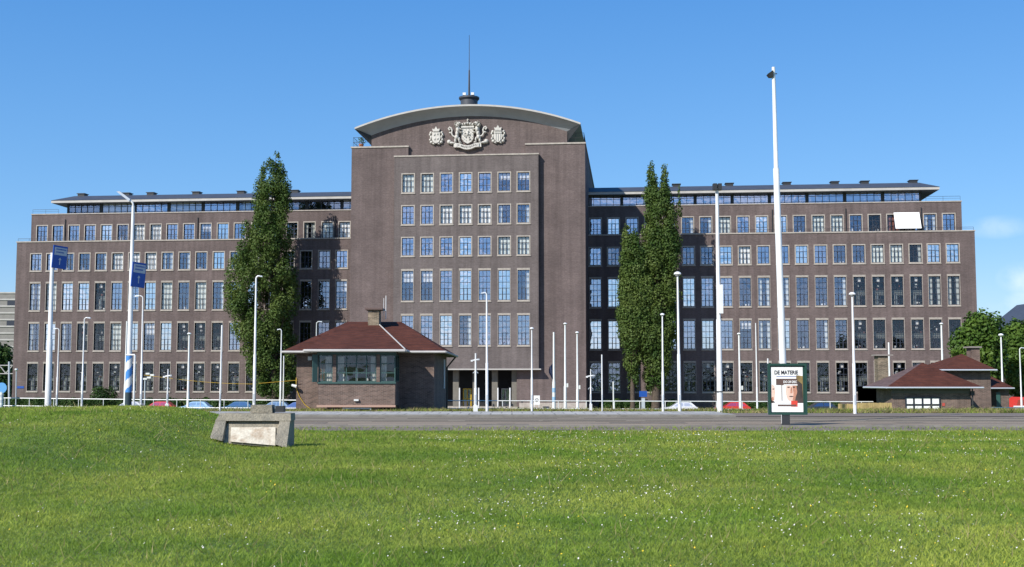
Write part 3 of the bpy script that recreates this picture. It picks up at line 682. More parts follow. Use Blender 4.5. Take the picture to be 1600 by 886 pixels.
blob(cw, *P(0, 21), 1.3*S, 1.6*S, .5); cw.prism([P(*p) for p in [(-.5, 22), (.5, 22), (.5, 25), (-.5, 25)]], VG-.25, VG, STONEC); cw.prism([P(*p) for p in [(-1.4, 23.2), (1.4, 23.2), (1.4, 24), (-1.4, 24)]], VG-.27, VG, STONEC)
for x in (-6, -2, 2, 6): blob(cw, *P(x, 18.6), .8*S, 1.2*S, .55)
cw.build('crown', sh)
for s in (-1, 1):       # two rampant lion supporters facing the shield
    li = MB(); L = [(14, 17, 4.0, 3.6, .75), (11.2, 17.5, 1.9, 1.6, .8), (16.5, 14.5, 3.4, 4.2, .6), (15, 8.5, 3.6, 6.2, .62), (16.3, 2, 3.0, 5.0, .55), (11, 8.5, 3, 1.3, .62), (10.3, 3.5, 2.8, 1.3, .6), (17, -4, 3.6, 4.2, .6), (13, -8, 1.7, 4.4, .55), (19, -9, 1.8, 4.6, .5), (11.6, -12, 2.6, 1.3, .5), (22, -13, 3.0, 1.4, .5)]
    for x, z, a, b, d in L: blob(li, *P(s*x, z), a*S, b*S, d)
    for k in range(9): t = k*.75; blob(li, *P(s*(16.2+3.3*math.cos(t)), 16+3.6*math.sin(t)), 1.1*S, 1.0*S, .82)
    pts = [(20, -3), (23.5, -1), (25, 3), (24, 7), (25.5, 10.5), (28.2, 12), (29.8, 9.6), (28.4, 7.6), (27, 9)]
    li.tube([(P(s*x, z)[0], VG-.28, P(s*x, z)[1]) for x, z in pts], [.1, .1, .1, .1, .12, .12, .11, .1, .08], STONEC, 8); blob(li, *P(s*27, 3.5), 2.4*S, 1.7*S, .4); blob(li, *P(s*29, -10.5), 3.4*S, 3.6*S, .4); blob(li, *P(s*25, -12.5), 3.4*S, 2.2*S, .45)
    li.build('lion', sh)
rb2 = MB(); top = [(-18, -13.6), (-12, -14), (-6, -16.6), (0, -17.6), (6, -16.6), (12, -14), (18, -13.6)]
bot = [(x, z-6.2) for x, z in top]
for (a, b), (c, d) in zip(list(zip(top, bot)), list(zip(top, bot))[1:]):
    rb2.prism([P(*b), P(*d), P(*c), P(*a)], VG-.55, VG, STONEC)
for s in (-1, 1): rb2.prism([P(s*x, z) for x, z in ([(18, -20), (21.5, -19.5), (21, -12), (18, -13)] if s > 0 else [(21.5, -19.5), (18, -20), (18, -13), (21, -12)])], VG-.4, VG, STONEC)
rb_o = rb2.build('ribbon', sh)
INK = mat('carved_shadow_paint', (.16,.15,.14), .8)
motto = 'JE MAINTIENDRAI'
for i, ch in enumerate(motto):
    if ch == ' ': continue
    x = -15.5+31*i/(len(motto)-1); zt0_ = np.interp(x, [p[0] for p in top], [p[1] for p in top]); dz = (np.interp(x+.5, [p[0] for p in top], [p[1] for p in top])-zt0_)/.5
    M = Matrix.Translation((ccx+x*S, VG-.556, ccz+(zt0_-4.4)*S))@Matrix.Rotation(-math.atan(dz), 4, 'Y')@Matrix.Rotation(math.pi/2, 4, 'X')
    link('letter', text_mesh(ch, .36, INK, M, 'letter', bold=.008), sh)
for (px_, py_, kind) in ((682, 213, 0), (778.5, 211, 1)):
    cx2, cz2 = loc(px_, py_, VG); q = MB(); P = lambda x, z: (cx2+x*S, cz2+z*S)
    q.prism([P(*p) for p in [(-6, 6), (6, 6), (6.5, -6), (4, -10), (0, -12), (-4, -10), (-6.5, -6)]][::-1], VG-.4, VG+.01, STONEC)
    for s in (-1, 1):
        for x, z, a, b in ((8.5, 5, 2.2, 2.6), (10, 2, 1.6, 2.4), (8, -2, 2, 3.4), (9.6, -6, 1.8, 2.2), (7.5, -9.5, 2.8, 2.6), (4, -12, 2.2, 1.8)): blob(q, *P(s*x, z), a*S, b*S, .35)
    if kind == 0:
        for x, z, a, b in ((-2.5, 2, 2.2, 3), (2.5, 3, 1.4, 3), (-2, -5, 1.6, 3), (2.6, -4.5, 2, 2.4)): blob(q, *P(x, z), a*S, b*S, .52)
    else:
        for z in (4.4, 1.8): q.prism([P(-5.5, z), P(5.5, z), P(5.5, z+1.2), P(-5.5, z+1.2)], VG-.48, VG, STONEC)
        for x in (-3.5, 0, 3.5): q.prism([P(x-.6, -9), P(x+.6, -9), P(x+.6, 1), P(x-.6, 1)], VG-.48, VG, STONEC)
    so2 = q.build('small_crest', B); q = MB()
    q.prism([P(-4.6, 6.4), P(4.6, 6.4), P(6, 11), P(2.5, 10), P(0, 14.5), P(-2.5, 10), P(-6, 11)], VG-.5, VG, STONEC); q.build('crown', so2)

# --- entrance
PIER = mat('pier_stone', (.15,.14,.12), .85, .1, 2)
en = MB(); zf = .75
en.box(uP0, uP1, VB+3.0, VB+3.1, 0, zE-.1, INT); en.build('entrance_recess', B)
for x0, x1 in ((707, 716), (738, 742), (768, 777), (799, 807)):
    c = MB(); a, b = U(x0, 610, VB), U(x1, 610, VB); c.box(a, b, VB+.35, VB+1.05, zf, zE-.1, PIER); c.build('pier', B)
d_ = MB(); a, b = U(724, 620, VB+2), U(736, 620, VB+2); z1 = Z(724, 607, VB+2)
for x in (a, b, (a+b)/2): d_.box(x-.06, x+.06, VB+2.0, VB+2.1, zf, z1, YEL)
d_.box(a, b, VB+2.01, VB+2.09, z1-.12, z1, YEL); d_.box(a, b, VB+2.01, VB+2.09, zf+.9, zf+1.0, YEL); do_ = d_.build('door', B)
p = MB(); p.face([(a, VB+2.12, zf), (b, VB+2.12, zf), (b, VB+2.12, z1), (a, VB+2.12, z1)], GLM); p.build('pane', do_)
d_ = MB(); a, b = U(784, 620, VB+2), U(796, 620, VB+2)
for x in (a, b, (a+b)/2): d_.box(x-.05, x+.05, VB+2.0, VB+2.1, zf, z1, FASC)
d_.box(a, b, VB+2.01, VB+2.09, z1-.1, z1, FASC); do_ = d_.build('door', B)
p = MB(); p.face([(a, VB+2.12, zf), (b, VB+2.12, zf), (b, VB+2.12, z1), (a, VB+2.12, z1)], GLM); p.build('pane', do_)
st = MB()
for k in range(4): st.box(uP0-.3, uP1+.3, VB-1.6+.35*k, VB+3, 0, zf*(k+1)/4, STONE)
st.build('entrance_steps', B)
pb = MB(); pb.box(uP1+.35, uT1+.1, VB-.6, VB-.002, 0, Z(850, 629.5, VB-.6), STONE); pb.build('stone_plinth', B)
sg = MB(); a, b = U(834, 625, VB-2), U(843.5, 625, VB-2); z0, z1 = Z(838, 632.5, VB-2), Z(838, 618, VB-2)
WB = empty('notice_board', (0, D, 0), -TH); tag(WB, 'white notice board on two legs at the foot of the tower', 'notice board')
sg.box(a, b, VB-2.05, VB-2.0, z0, z1, WHITE); sg.build('board', WB)
sg = MB(); sg.tube([(a+.1, VB-2.02, 0), (a+.1, VB-2.02, z0)], .04, WHITE, 6); sg.tube([(b-.1, VB-2.02, 0), (b-.1, VB-2.02, z0)], .04, WHITE, 6); sg.build('leg', WB)
sg = MB(); m_ = (a+b)/2
for k in range(12): t = k*math.pi/6; sg.box(m_+.2*math.cos(t)-.04, m_+.2*math.cos(t)+.04, VB-2.06, VB-2.051, (z0+z1)/2+.2*math.sin(t)-.04, (z0+z1)/2+.2*math.sin(t)+.04, DARK)
sg.box(m_-.09, m_+.09, VB-2.06, VB-2.051, (z0+z1)/2-.03, (z0+z1)/2+.04, DARK)
sg.build('emblem', WB)
for x, yt, nm in ((711, 0, 0),):
    pass
for x in (718, 748, 778, 797):
    p = MB(); l = loc(x, 630, VB-1.8)[0]; zt1 = Z(x, 606, VB-1.8); p.tube([(l, VB-1.8, 0), (l, VB-1.8, zt1)], .09, WHITE, 8)
    o = p.build('entrance_post', None, (0, D, 0), -TH); tag(o, {718: 'short white post before the yellow entrance door', 748: 'short white post before the middle of the entrance porch', 778: 'short white post before the wide stone pier of the porch', 797: 'short white post right of the glass entrance door'}[x], 'post', 'short white posts at the tower entrance')
sg = MB(); a, b = U(27, 605, 0), U(37.5, 605, 0); sg.box(a, b, -.05, -.005, Z(30, 606.8, 0), Z(30, 603.4, 0), BLUE); sg.build('name_plate', B)

# ------------------------------------------------------------------ gatehouse (left)
def hip(mb, X0, X1, Y0, Y1, z, A, Bp, m, th=.14):
    """hip roof; A, Bp ridge ends"""
    c = [Vector((X0, Y0, z)), Vector((X1, Y0, z)), Vector((X1, Y1, z)), Vector((X0, Y1, z))]; A = Vector(A); Bp = Vector(Bp)
    mb.face([c[0], c[1], Bp, A], m); mb.face([c[2], c[3], A, Bp], m); mb.face([c[1], c[2], Bp], m); mb.face([c[3], c[0], A], m)
    mb.face([p-Vector((0, 0, .02)) for p in c][::-1], SOFFD)
SOFFD = mat('eaves_board', (.12,.11,.10), .8)
def gutter(mb, X0, X1, Y0, Y1, z):
    for a, b in (((X0, Y0), (X1, Y0)), ((X1, Y0), (X1, Y1)), ((X1, Y1), (X0, Y1)), ((X0, Y1), (X0, Y0))):
        mb.tube([(a[0], a[1], z-.04), (b[0], b[1], z-.04)], .065, FASC, 8)
GH = empty('gatehouse', (-7.8, 62.7, EYE-1.8)); tag(GH, 'brick gatehouse with reddish hipped roof and green framed bay window', 'gatehouse')
ox, oy, oz = -7.8, 62.7, EYE-1.8
def g(x, y, z): return x-ox, y-oy, z-oz
ez = EYE+1.36; bz = EYE-1.8
YB, YM, YE = 60.5, 62.7, 74.7; XB0, XB1 = at(497, 600, YB).x, at(617.5, 600, YB).x; XM0, XM1 = at(463, 600, YM).x, at(678, 600, YM).x
zw0, zw1 = at(500, 597, YB).z, at(500, 554, YB).z; zsill = at(500, 600, YB).z
gb = MB()
def gbox(mb, x0, x1, y0, y1, z0, z1, m): mb.box(x0-ox, x1-ox, y0-oy, y1-oy, z0-oz, z1-oz, m)
gbox(gb, XM0, XM1, YM, YE, bz-2.5, ez, BRG)
zl = at(500, 634, YB).z
gbox(gb, XB0, XB1, YB, YM-.003, zl, zw0, BRG)
for a, b in ((XB0+.02, XB0+.75), (XB0+1.0, XB0+1.3), (XB1-1.3, XB1-.9), (XB1-.75, XB1-.05)): pass
gbox(gb, XB0+.55, XB1-.75, YB+.12, YM-.003, bz-.3, zl-.002, BRG)
gbox(gb, XB0, XB1, YB+.0, YM-.003, zw1+.04, ez, SOFFD)
# piers of the bay between the windows
bx = [at(x, 580, YB).x for x in (497, 519.5, 525, 588, 593.5, 617.5)]
gbox(gb, bx[1], bx[2], YB+.02, YB+.35, zw0+.002, zw1+.04, BRG); gbox(gb, bx[3], bx[4], YB+.02, YB+.35, zw0+.002, zw1+.04, BRG)
gb.build('wall', GH)
led = MB(); gbox(led, XB0-.05, XB1+.03, YB-.08, YB+.1, zl-.07, zl+.03, mat('pink_ledge', (.42,.27,.21), .8)); led.build('ledge', GH)
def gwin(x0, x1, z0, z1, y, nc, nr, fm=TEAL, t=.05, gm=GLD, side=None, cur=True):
    w_ = MB(); cx = (x0+x1)/2
    w_.box(x0-cx, x0-cx+t, -.05, .05, 0, z1-z0, fm); w_.box(x1-cx-t, x1-cx, -.05, .05, 0, z1-z0, fm); w_.box(x0-cx+t, x1-cx-t, -.05, .05, 0, t, fm); w_.box(x0-cx+t, x1-cx-t, -.05, .05, z1-z0-t, z1-z0, fm)
    for k in range(1, nc): x = x0-cx+(x1-x0)*k/nc; w_.box(x-t*.4, x+t*.4, -.04, .04, t, z1-z0-t, fm)
    for k in range(1, nr): z = (z1-z0)*k/nr; w_.box(x0-cx+t, x1-cx-t, -.035, .035, z-t*.4, z+t*.4, fm)
    o = w_.build('window', GH, (cx-ox, y-oy, z0-oz)); p = MB(); p.face([(x0-cx+.01, .02, .01), (x1-cx-.01, .02, .01), (x1-cx-.01, .02, z1-z0-.01), (x0-cx+.01, .02, z1-z0-.01)], gm); p.build('pane', o)
    if cur:
        p = MB(); W_ = x1-x0
        for a, b in ((.02, .18), (.84, .98)) if W_ > 1.2 else ((.45 if x0 < -9 else .05, .95 if x0 < -9 else .4),):
            n_ = 6
            for k in range(n_):
                xa = x0-cx+W_*(a+(b-a)*k/n_); xb = x0-cx+W_*(a+(b-a)*(k+1)/n_); y_ = .22+.03*(k % 2); y2 = .22+.03*((k+1) % 2)
                p.face([(xa, y_, .02), (xb, y2, .02), (xb, y2, z1-z0-.1), (xa, y_, z1-z0-.1)], CURT)
        p.build('curtain', o)
    return o
gwin(bx[0]+.0, bx[1], zw0+.003, zw1, YB+.12, 1, 3); o = gwin(bx[2], bx[3], zw0+.003, zw1, YB+.12, 4, 3); gwin(bx[4], bx[5]-.0, zw0+.003, zw1, YB+.12, 1, 3)
p = MB(); 
for x, h, r in ((-.55, .35, .08), (.5, .2, .07), (.72, .28, .05), (-.05, .9, .06)): p.lathe([(r, 0), (r*1.2, h*.5), (r*.4, h)], (x, .5, .02), BLIND, 8)
p.build('ornaments', o)
# box room behind the bay glass
it = MB(); gbox(it, XB0+.08, XB1-.08, YM-.2, YM-.01, zw0+.01, zw1, INT); it.build('room_interior', GH)
# side lights of the bay
for xx in (XB0+.03, XB1-.03):
    w_ = MB(); L = YM-YB-.25
    for yy in (0, L/2, L-.06): w_.box(-.03, .03, yy, yy+.06, 0, zw1-zw0, TEAL)
    for zz in (0, (zw1-zw0)/2, zw1-zw0-.06): w_.box(-.028, .028, .06, L-.06, zz, zz+.06, TEAL)
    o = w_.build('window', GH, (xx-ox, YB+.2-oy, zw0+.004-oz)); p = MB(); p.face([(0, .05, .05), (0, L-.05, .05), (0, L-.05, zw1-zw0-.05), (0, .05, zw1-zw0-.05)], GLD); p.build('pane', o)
tr_ = MB(); gbox(tr_, XB0-.06, XB1+.04, YB-.1, YB+.12, zw1+.005, zw1+.14, TEAL); gbox(tr_, XB0-.04, XB1+.04, YB-.06, YB+.06, zw0-.08, zw0, TEAL); tr_.build('bay_trim', GH)
# open shutter by the left corner
sh_ = MB(); sh_.box(-.28, 0, -.02, .02, 0, zw1-zw0, TEAL, Matrix.Rotation(R(35), 4, 'Z')); sh_.build('shutter', GH, (XB0-.03-ox, YB-.06-oy, zw0-oz))
hw = MB(); x0, x1 = at(535, 640, YB).x, at(580, 640, YB).x; z1 = at(500, 636.8, YB).z
gbox(hw, x0, x1, YB+.02, YB+.11, z1-.07, z1, WHITE); gbox(hw, x0, x0+.07, YB+.02, YB+.11, bz-.1, z1-.07, WHITE); gbox(hw, x1-.07, x1, YB+.02, YB+.11, bz-.1, z1-.07, WHITE); o = hw.build('basement_window', GH)
hw = MB(); gbox(hw, x0+.07, x1-.07, YB+.06, YB+.08, bz-.1, z1-.07, mat('dark_pane', (.06,.09,.10), .25)); hw.build('pane', o)
rf = MB(); rz = EYE+(589.4-503)/F*68.7
ov = .65
def gv(x, y, z): return (x-ox, y-oy, z-oz)
hip(rf, XM0-ov-ox, XM1+ov-ox, YM-ov-oy, YE+ov-oy, ez-oz, gv(at(543, 503, 68.7).x, 68.7, rz), gv(at(627, 503, 68.7).x, 68.7, rz), TILE)
ro = rf.build('roof', GH)
r2 = MB(); bx0, bx1 = at(475, 545, 59.85).x, at(633, 545, 59.85).x; yb2 = 67.9; rz2 = rz-.06
A, Bq = gv(at(545, 505, yb2).x, yb2, rz2), gv(at(588, 505, yb2).x, yb2, rz2); c = [gv(bx0, 59.85, ez+.03), gv(bx1, 59.85, ez+.03), gv(bx1, 63.2, ez+.03), gv(bx0, 63.2, ez+.03)]
r2.face([c[0], c[1], Bq, A], TILE); r2.face([c[1], c[2], Bq], TILE); r2.face([c[3], c[0], A], TILE); r2.face([c[3], c[2], c[1], c[0]], SOFFD)
r2.tube([Vector(c[1])+Vector((.0, 0, .02)), Vector(Bq)+Vector((.0, 0, .03))], .035, FASC, 6)
r2.build('bay_roof', ro)
gt = MB(); gutter(gt, XM0-ov-ox, XM1+ov-ox, YM-ov-oy, YE+ov-oy, ez-oz); 
for a, b in (((bx0, 59.85), (bx1, 59.85)), ((bx1, 59.85), (bx1, 61.9)), ((bx0, 59.85), (bx0, 61.9))): gt.tube([gv(a[0], a[1], ez-.02), gv(b[0], b[1], ez-.02)], .07, FASC, 8)
gt.build('gutter', GH)
ch = MB(); cy = 66.9; x0, x1 = at(575, 500, cy).x, at(592, 500, cy).x; z0, z1 = at(580, 512, cy).z-.5, at(580, 484, cy).z
CHB = brick('brick_chimney', (.12,.10,.07), (.26,.20,.14), (.28,.24,.18), blotch=.3, mscale=3)
gbox(ch, x0, x1, cy, cy+1.1, z0, z1, CHB); co_ = ch.build('chimney', ro); ch = MB(); gbox(ch, x0-.16, x1+.22, cy-.15, cy+1.3, z1, z1+.1, mat('cap_slab', (.12,.08,.07), .8)); ch.build('chimney_cap', co_)
an = MB(); x = at(601.5, 480, cy).x-ox; an.tube([(x, cy+.5-oy, z1-.5-oz), (x, cy+.5-oy, at(600, 461, cy).z-oz)], .02, WHITE, 6); an.tube([(x-.12, cy+.5-oy, z1-.3-oz), (x-.12, cy+.5-oy, at(600, 465, cy).z-oz)], .015, WHITE, 6); an.tube([(x-.35, cy+.5-oy, z1-.02-oz), (x, cy+.5-oy, z1-.02-oz)], .015, WHITE, 6); an.build('aerial', GH)
dp = MB(); x, y = XM1+ov-.1-ox, YE-oy; 
x = XM1-ox; dp.tube([(x+ov, 10.5, ez-.1-oz), (x+.12, 10.5, ez-.75-oz), (x+.12, 10.5, -1)], .05, DARK, 8); dp.build('downpipe', GH)
dp = MB(); x = at(694, 560, 71).x-ox; dp.tube([(XM1-ox+.08, 8, ez-.3-oz), (XM1-ox+.08, 8, at(694, 607, 70).z-oz)], .05, WHITE, 8) ; dp.build('flue_pipe', GH)
bx_ = MB(); p0 = at(484.5, 560, YM); gbox(bx_, p0.x-.1, p0.x+.1, YM-.12, YM-.002, p0.z-.1, p0.z+.1, WHITE); bx_.build('alarm_box', GH)
p0 = at(460.5, 603, YM); lm = MB(); lm.tube([(p0.x-.12-ox, -.25, p0.z+.04-oz), (p0.x+.14-ox, -.25, p0.z-.03-oz)], [.06, .09], WHITE, 8); lm.tube([(p0.x+.1-ox, -.25, p0.z-oz), (XM0+.02-ox, .0, p0.z-oz)], .02, DARK, 6); lm.build('wall_lamp', GH)
vt = MB(); p0 = at(557, 625, YB); gbox(vt, p0.x-.12, p0.x+.12, YB-.12, YB-.002, p0.z-.05, p0.z+.04, WHITE); vt.build('wall_light', GH)
cb = MB(); pts = [at(463, 590, YM-.06), at(462.5, 606, YM-.06), at(468, 620, YM-.06), at(476, 632, YM-.06), at(486, 640, YM-.06)]
cb.tube([p-Vector((ox, oy, oz)) for p in pts], .018, YEL, 6); cb.build('yellow_hose', GH)

# ------------------------------------------------------------------ pavilion (right)
RP = empty('pavilion', (20, 74, EYE-3)); tag(RP, 'low brick pavilion with several dark red hipped roofs behind the verge', 'pavilion')
ox, oy, oz = 20, 74, EYE-3
def P3(x, y, Y): p = at(x, y, Y); return p
Yf = 71.0
X = lambda x, Y=Yf: at(x, 600, Y).x
Zp = lambda y, Y=Yf: at(1450, y, Y).z
mb = MB(); gbox(mb, X(1393), X(1516), Yf, Yf+7, EYE-4, Zp(605), BRG)
gbox(mb, X(1393), X(1516), Yf-.04, Yf-.003, Zp(614.5), Zp(606), SOFFD)
gbox(mb, X(1374, 75), X(1393), Yf+3, Yf+7, EYE-4, Zp(605), BRG)
Yt = 74.0; gbox(mb, X(1478, Yt), X(1548, Yt), Yt, Yt+5, EYE-4, Zp(578, Yt), BRG)
Yl = 78.0; gbox(mb, X(1548, Yl)+.5, X(1576, Yl), Yl, Yl+4, EYE-5, Zp(606, Yl), BRG)
mb.build('wall', RP)
rf = MB(); e = Zp(605, Yf-.6)
xa, xb = X(1385, Yf-.6), X(1536.5, Yf-.6); pk = at(1441, 566.5, Yf+3.6)
c = [gv(xa, Yf-.6, e), gv(xb, Yf-.6, e), gv(xb, Yf+8, e), gv(X(1362, Yf+8), Yf+8, e)]; pk_ = gv(pk.x, pk.y, pk.z); pk2 = gv(pk.x-.4, pk.y+1.2, pk.z)
cl = gv(X(1349, Yf+2.2), Yf+2.2, e); 
rf.face([c[0], c[1], pk_], TILE); rf.face([c[1], c[2], pk_], TILE)
TILE_LIT = mat('roof_tile_sunlit', (.105,.065,.055), .8, .25, 3); multiply(TILE_LIT, 12, .8, 1.15, 1)  # lighter tile for the left slope: its sunlit look is in the colour
rf.face([cl, c[0], pk_], TILE_LIT); rf.face([c[2], c[3], cl, pk_], TILE); rf.face([cl, c[3], c[2], c[1], c[0]], SOFFD)
rf.build('front_roof', RP)
gt = MB()
for a, b in ((cl, c[0]), (c[0], c[1]), (c[1], c[2])): gt.tube([Vector(a)-Vector((0, 0, .03)), Vector(b)-Vector((0, 0, .03))], .05, LGREY, 8)
e2 = Zp(577.5, Yt-.5); xa, xb = X(1472.5, Yt-.5), X(1558.5, Yt-.5); pk = at(1503, 553, Yt+2.6)
d = [gv(xa, Yt-.5, e2), gv(xb, Yt-.5, e2), gv(xb, Yt+5.5, e2), gv(xa, Yt+5.5, e2)]; pk_ = gv(pk.x, pk.y, pk.z); pk2 = gv(pk.x+.3, pk.y, pk.z)
for a, b in ((d[0], d[1]), (d[1], d[2]), (d[0], d[3])): gt.tube([Vector(a)-Vector((0, 0, .03)), Vector(b)-Vector((0, 0, .03))], .05, LGREY, 8)
rf = MB(); rf.face([d[0], d[1], pk_], TILE); rf.face([d[1], d[2], pk_], TILE); rf.face([d[2], d[3], pk_], TILE); rf.face([d[3], d[0], pk_], TILE); rf.face(d[::-1], SOFFD); rf.build('tower_roof', RP)
e3 = Zp(606, Yl-.4); xa, xb = X(1540, Yl-.4), X(1585, Yl-.4); pk = at(1549, 588, Yl+2)
f_ = [gv(xa, Yl-.4, e3), gv(xb, Yl-.4, e3), gv(xb, Yl+4.4, e3), gv(xa, Yl+4.4, e3)]; pk_ = gv(pk.x, pk.y, pk.z)
rf = MB(); rf.face([f_[0], f_[1], pk_], TILE); rf.face([f_[1], f_[2], pk_], TILE); rf.face([f_[2], f_[3], pk_], TILE); rf.face(f_[::-1], SOFFD); rf.build('porch_roof', RP); gt.tube([Vector(f_[0])-Vector((0, 0, .03)), Vector(f_[1])-Vector((0, 0, .03))], .045, LGREY, 8)
gt.build('gutter', RP)
for (x0, x1, yt, yb, Yc, dd) in ((1373, 1388.5, 556, 603, 74.5, .8), (1519, 1532.5, 543.5, 572, 76.5, .8)):
    ch = MB(); a, b = X(x0, Yc), X(x1, Yc); gbox(ch, a, b, Yc, Yc+dd, Zp(yb+4, Yc), Zp(yt, Yc), CHB if x0 < 1400 else BRG); o = ch.build('chimney', RP); ch = MB(); gbox(ch, a-.16, b+(.3 if x0 < 1400 else .1), Yc-.12, Yc+dd+.12, Zp(yt, Yc), Zp(yt-2.2, Yc), mat('slab', (.25,.22,.20), .8)); ch.build('chimney_cap', o)
x0, x1 = X(1413.5), X(1467.5); z0, z1 = Zp(645), Zp(620.5); o_ = GH; GH = RP
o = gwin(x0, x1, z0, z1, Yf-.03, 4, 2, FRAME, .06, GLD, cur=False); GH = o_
p = MB(); W_ = x1-x0; H_ = z1-z0
for k in range(4):
    for j in range(2): p.box(-W_/2+W_*k/4+.06, -W_/2+W_*(k+1)/4-.06, -.012, .012, H_*j/2+.06, H_*(j+1)/2-.06, BLIND)
p.build('blind', o)
dp = MB(); a = X(1518); dp.tube([(a-ox, Yf-.1-oy, e-.1-oz), (a-ox, Yf-.1-oy, EYE-3-oz)], .045, DARK, 8); dp.box(a-ox-.12, a-ox+.12, -.14+Yf-oy, Yf-.0-oy, Zp(618)-oz, Zp(611)-oz, DARK); dp.build('downpipe', RP)
dd_ = MB(); gbox(dd_, X(1556, Yl-.02), X(1562, Yl-.02), Yl-.06, Yl-.003, EYE-4, Zp(613, Yl), DOORG); dd_.build('door', RP)
rs = MB(); p0 = at(1474.5, 632.3, Yf-.03); rs.prism([(p0.x-.08-ox, p0.z-.08-oz), (p0.x+.08-ox, p0.z-.08-oz), (p0.x+.08-ox, p0.z+.1-oz), (p0.x-.08-ox, p0.z+.1-oz)], Yf-.03-oy, Yf-.005-oy, mat('red_sign', (.45,.08,.06), .5)); rs.build('warning_plate', RP)
# board fence left of the pavilion
WOODY = mat('yellow_boards', (.42,.31,.13), .8, .2, 2); multiply(WOODY, 9, .75, 1.1, 1, (1,1,.2))
fe = MB(); a, b = X(1309, 68), X(1393, 68)
n_ = int((b-a)/.12)
for k in range(n_): x = a+(b-a)*k/n_; fe.box(x, x+.112, rnd.uniform(-.006, .006), .03, -.4, (at(1350, 631, 68).z if x < X(1336, 68) else at(1350, 629.5, 68).z)-(EYE-2.0)+rnd.uniform(-.01, .01), WOODY)
fe.box(a-.05, b, .031, .08, .1, .2, WOODY)
tag(fe.build('board_fence', None, (0, 68, EYE-2.0)), 'low yellowish board fence left of the red roofed pavilion', 'fence')
fe = MB(); fe.box(X(1305, 69), X(1395, 69), 0, 1.0, .0, .12, mat('weathered_top', (.30,.27,.22), .9, .2, 2))
# ------------------------------------------------------------------ railings
def railing(pts, label, cat='railing', m=WHITE, hb=(1.0, .48), th=.028, sp=1.75, down=1.6):
    o = empty('railing', pts[0]); tag(o, label, cat); o0 = Vector(pts[0]); q = MB()
    for (a, b) in zip(pts, pts[1:]):
        a, b = Vector(a)-o0, Vector(b)-o0
        q.tube([a, b], th, m, 8); q.tube([a-Vector((0, 0, hb[1])), b-Vector((0, 0, hb[1]))], th, m, 8)
    q.build('rail', o)
    for (a, b) in zip(pts, pts[1:]):
        a, b = Vector(a)-o0, Vector(b)-o0; L = (b-a).length; n = max(1, round(L/sp))
        for i in range(n): p = a+(b-a)*i/n; q = MB(); q.tube([p+Vector((0, 0, .0)), p-Vector((0, 0, down))], th*.85, m, 6); q.build('post', o)
    return o
H1 = .50
railing([at(-30, 621.5, 81), at(240, 624.6, 79.3), at(463, 625.3, 77.5)], 'white two-bar railing on the bank left of the gatehouse', hb=(1, .52))
railing([at(699, 626, 77), at(960, 626.8, 76), at(1200, 627.4, 75.2), at(1395, 627.8, 74.5)], 'white two-bar railing on the bank right of the gatehouse', hb=(1, .50))
railing([at(1549, 637, 68.5), at(1640, 637.5, 68)], 'dull blue low railing in front of the pavilion porch', m=mat('blue_grey_paint', (.05,.10,.14), .5), hb=(1, .3), th=.035)

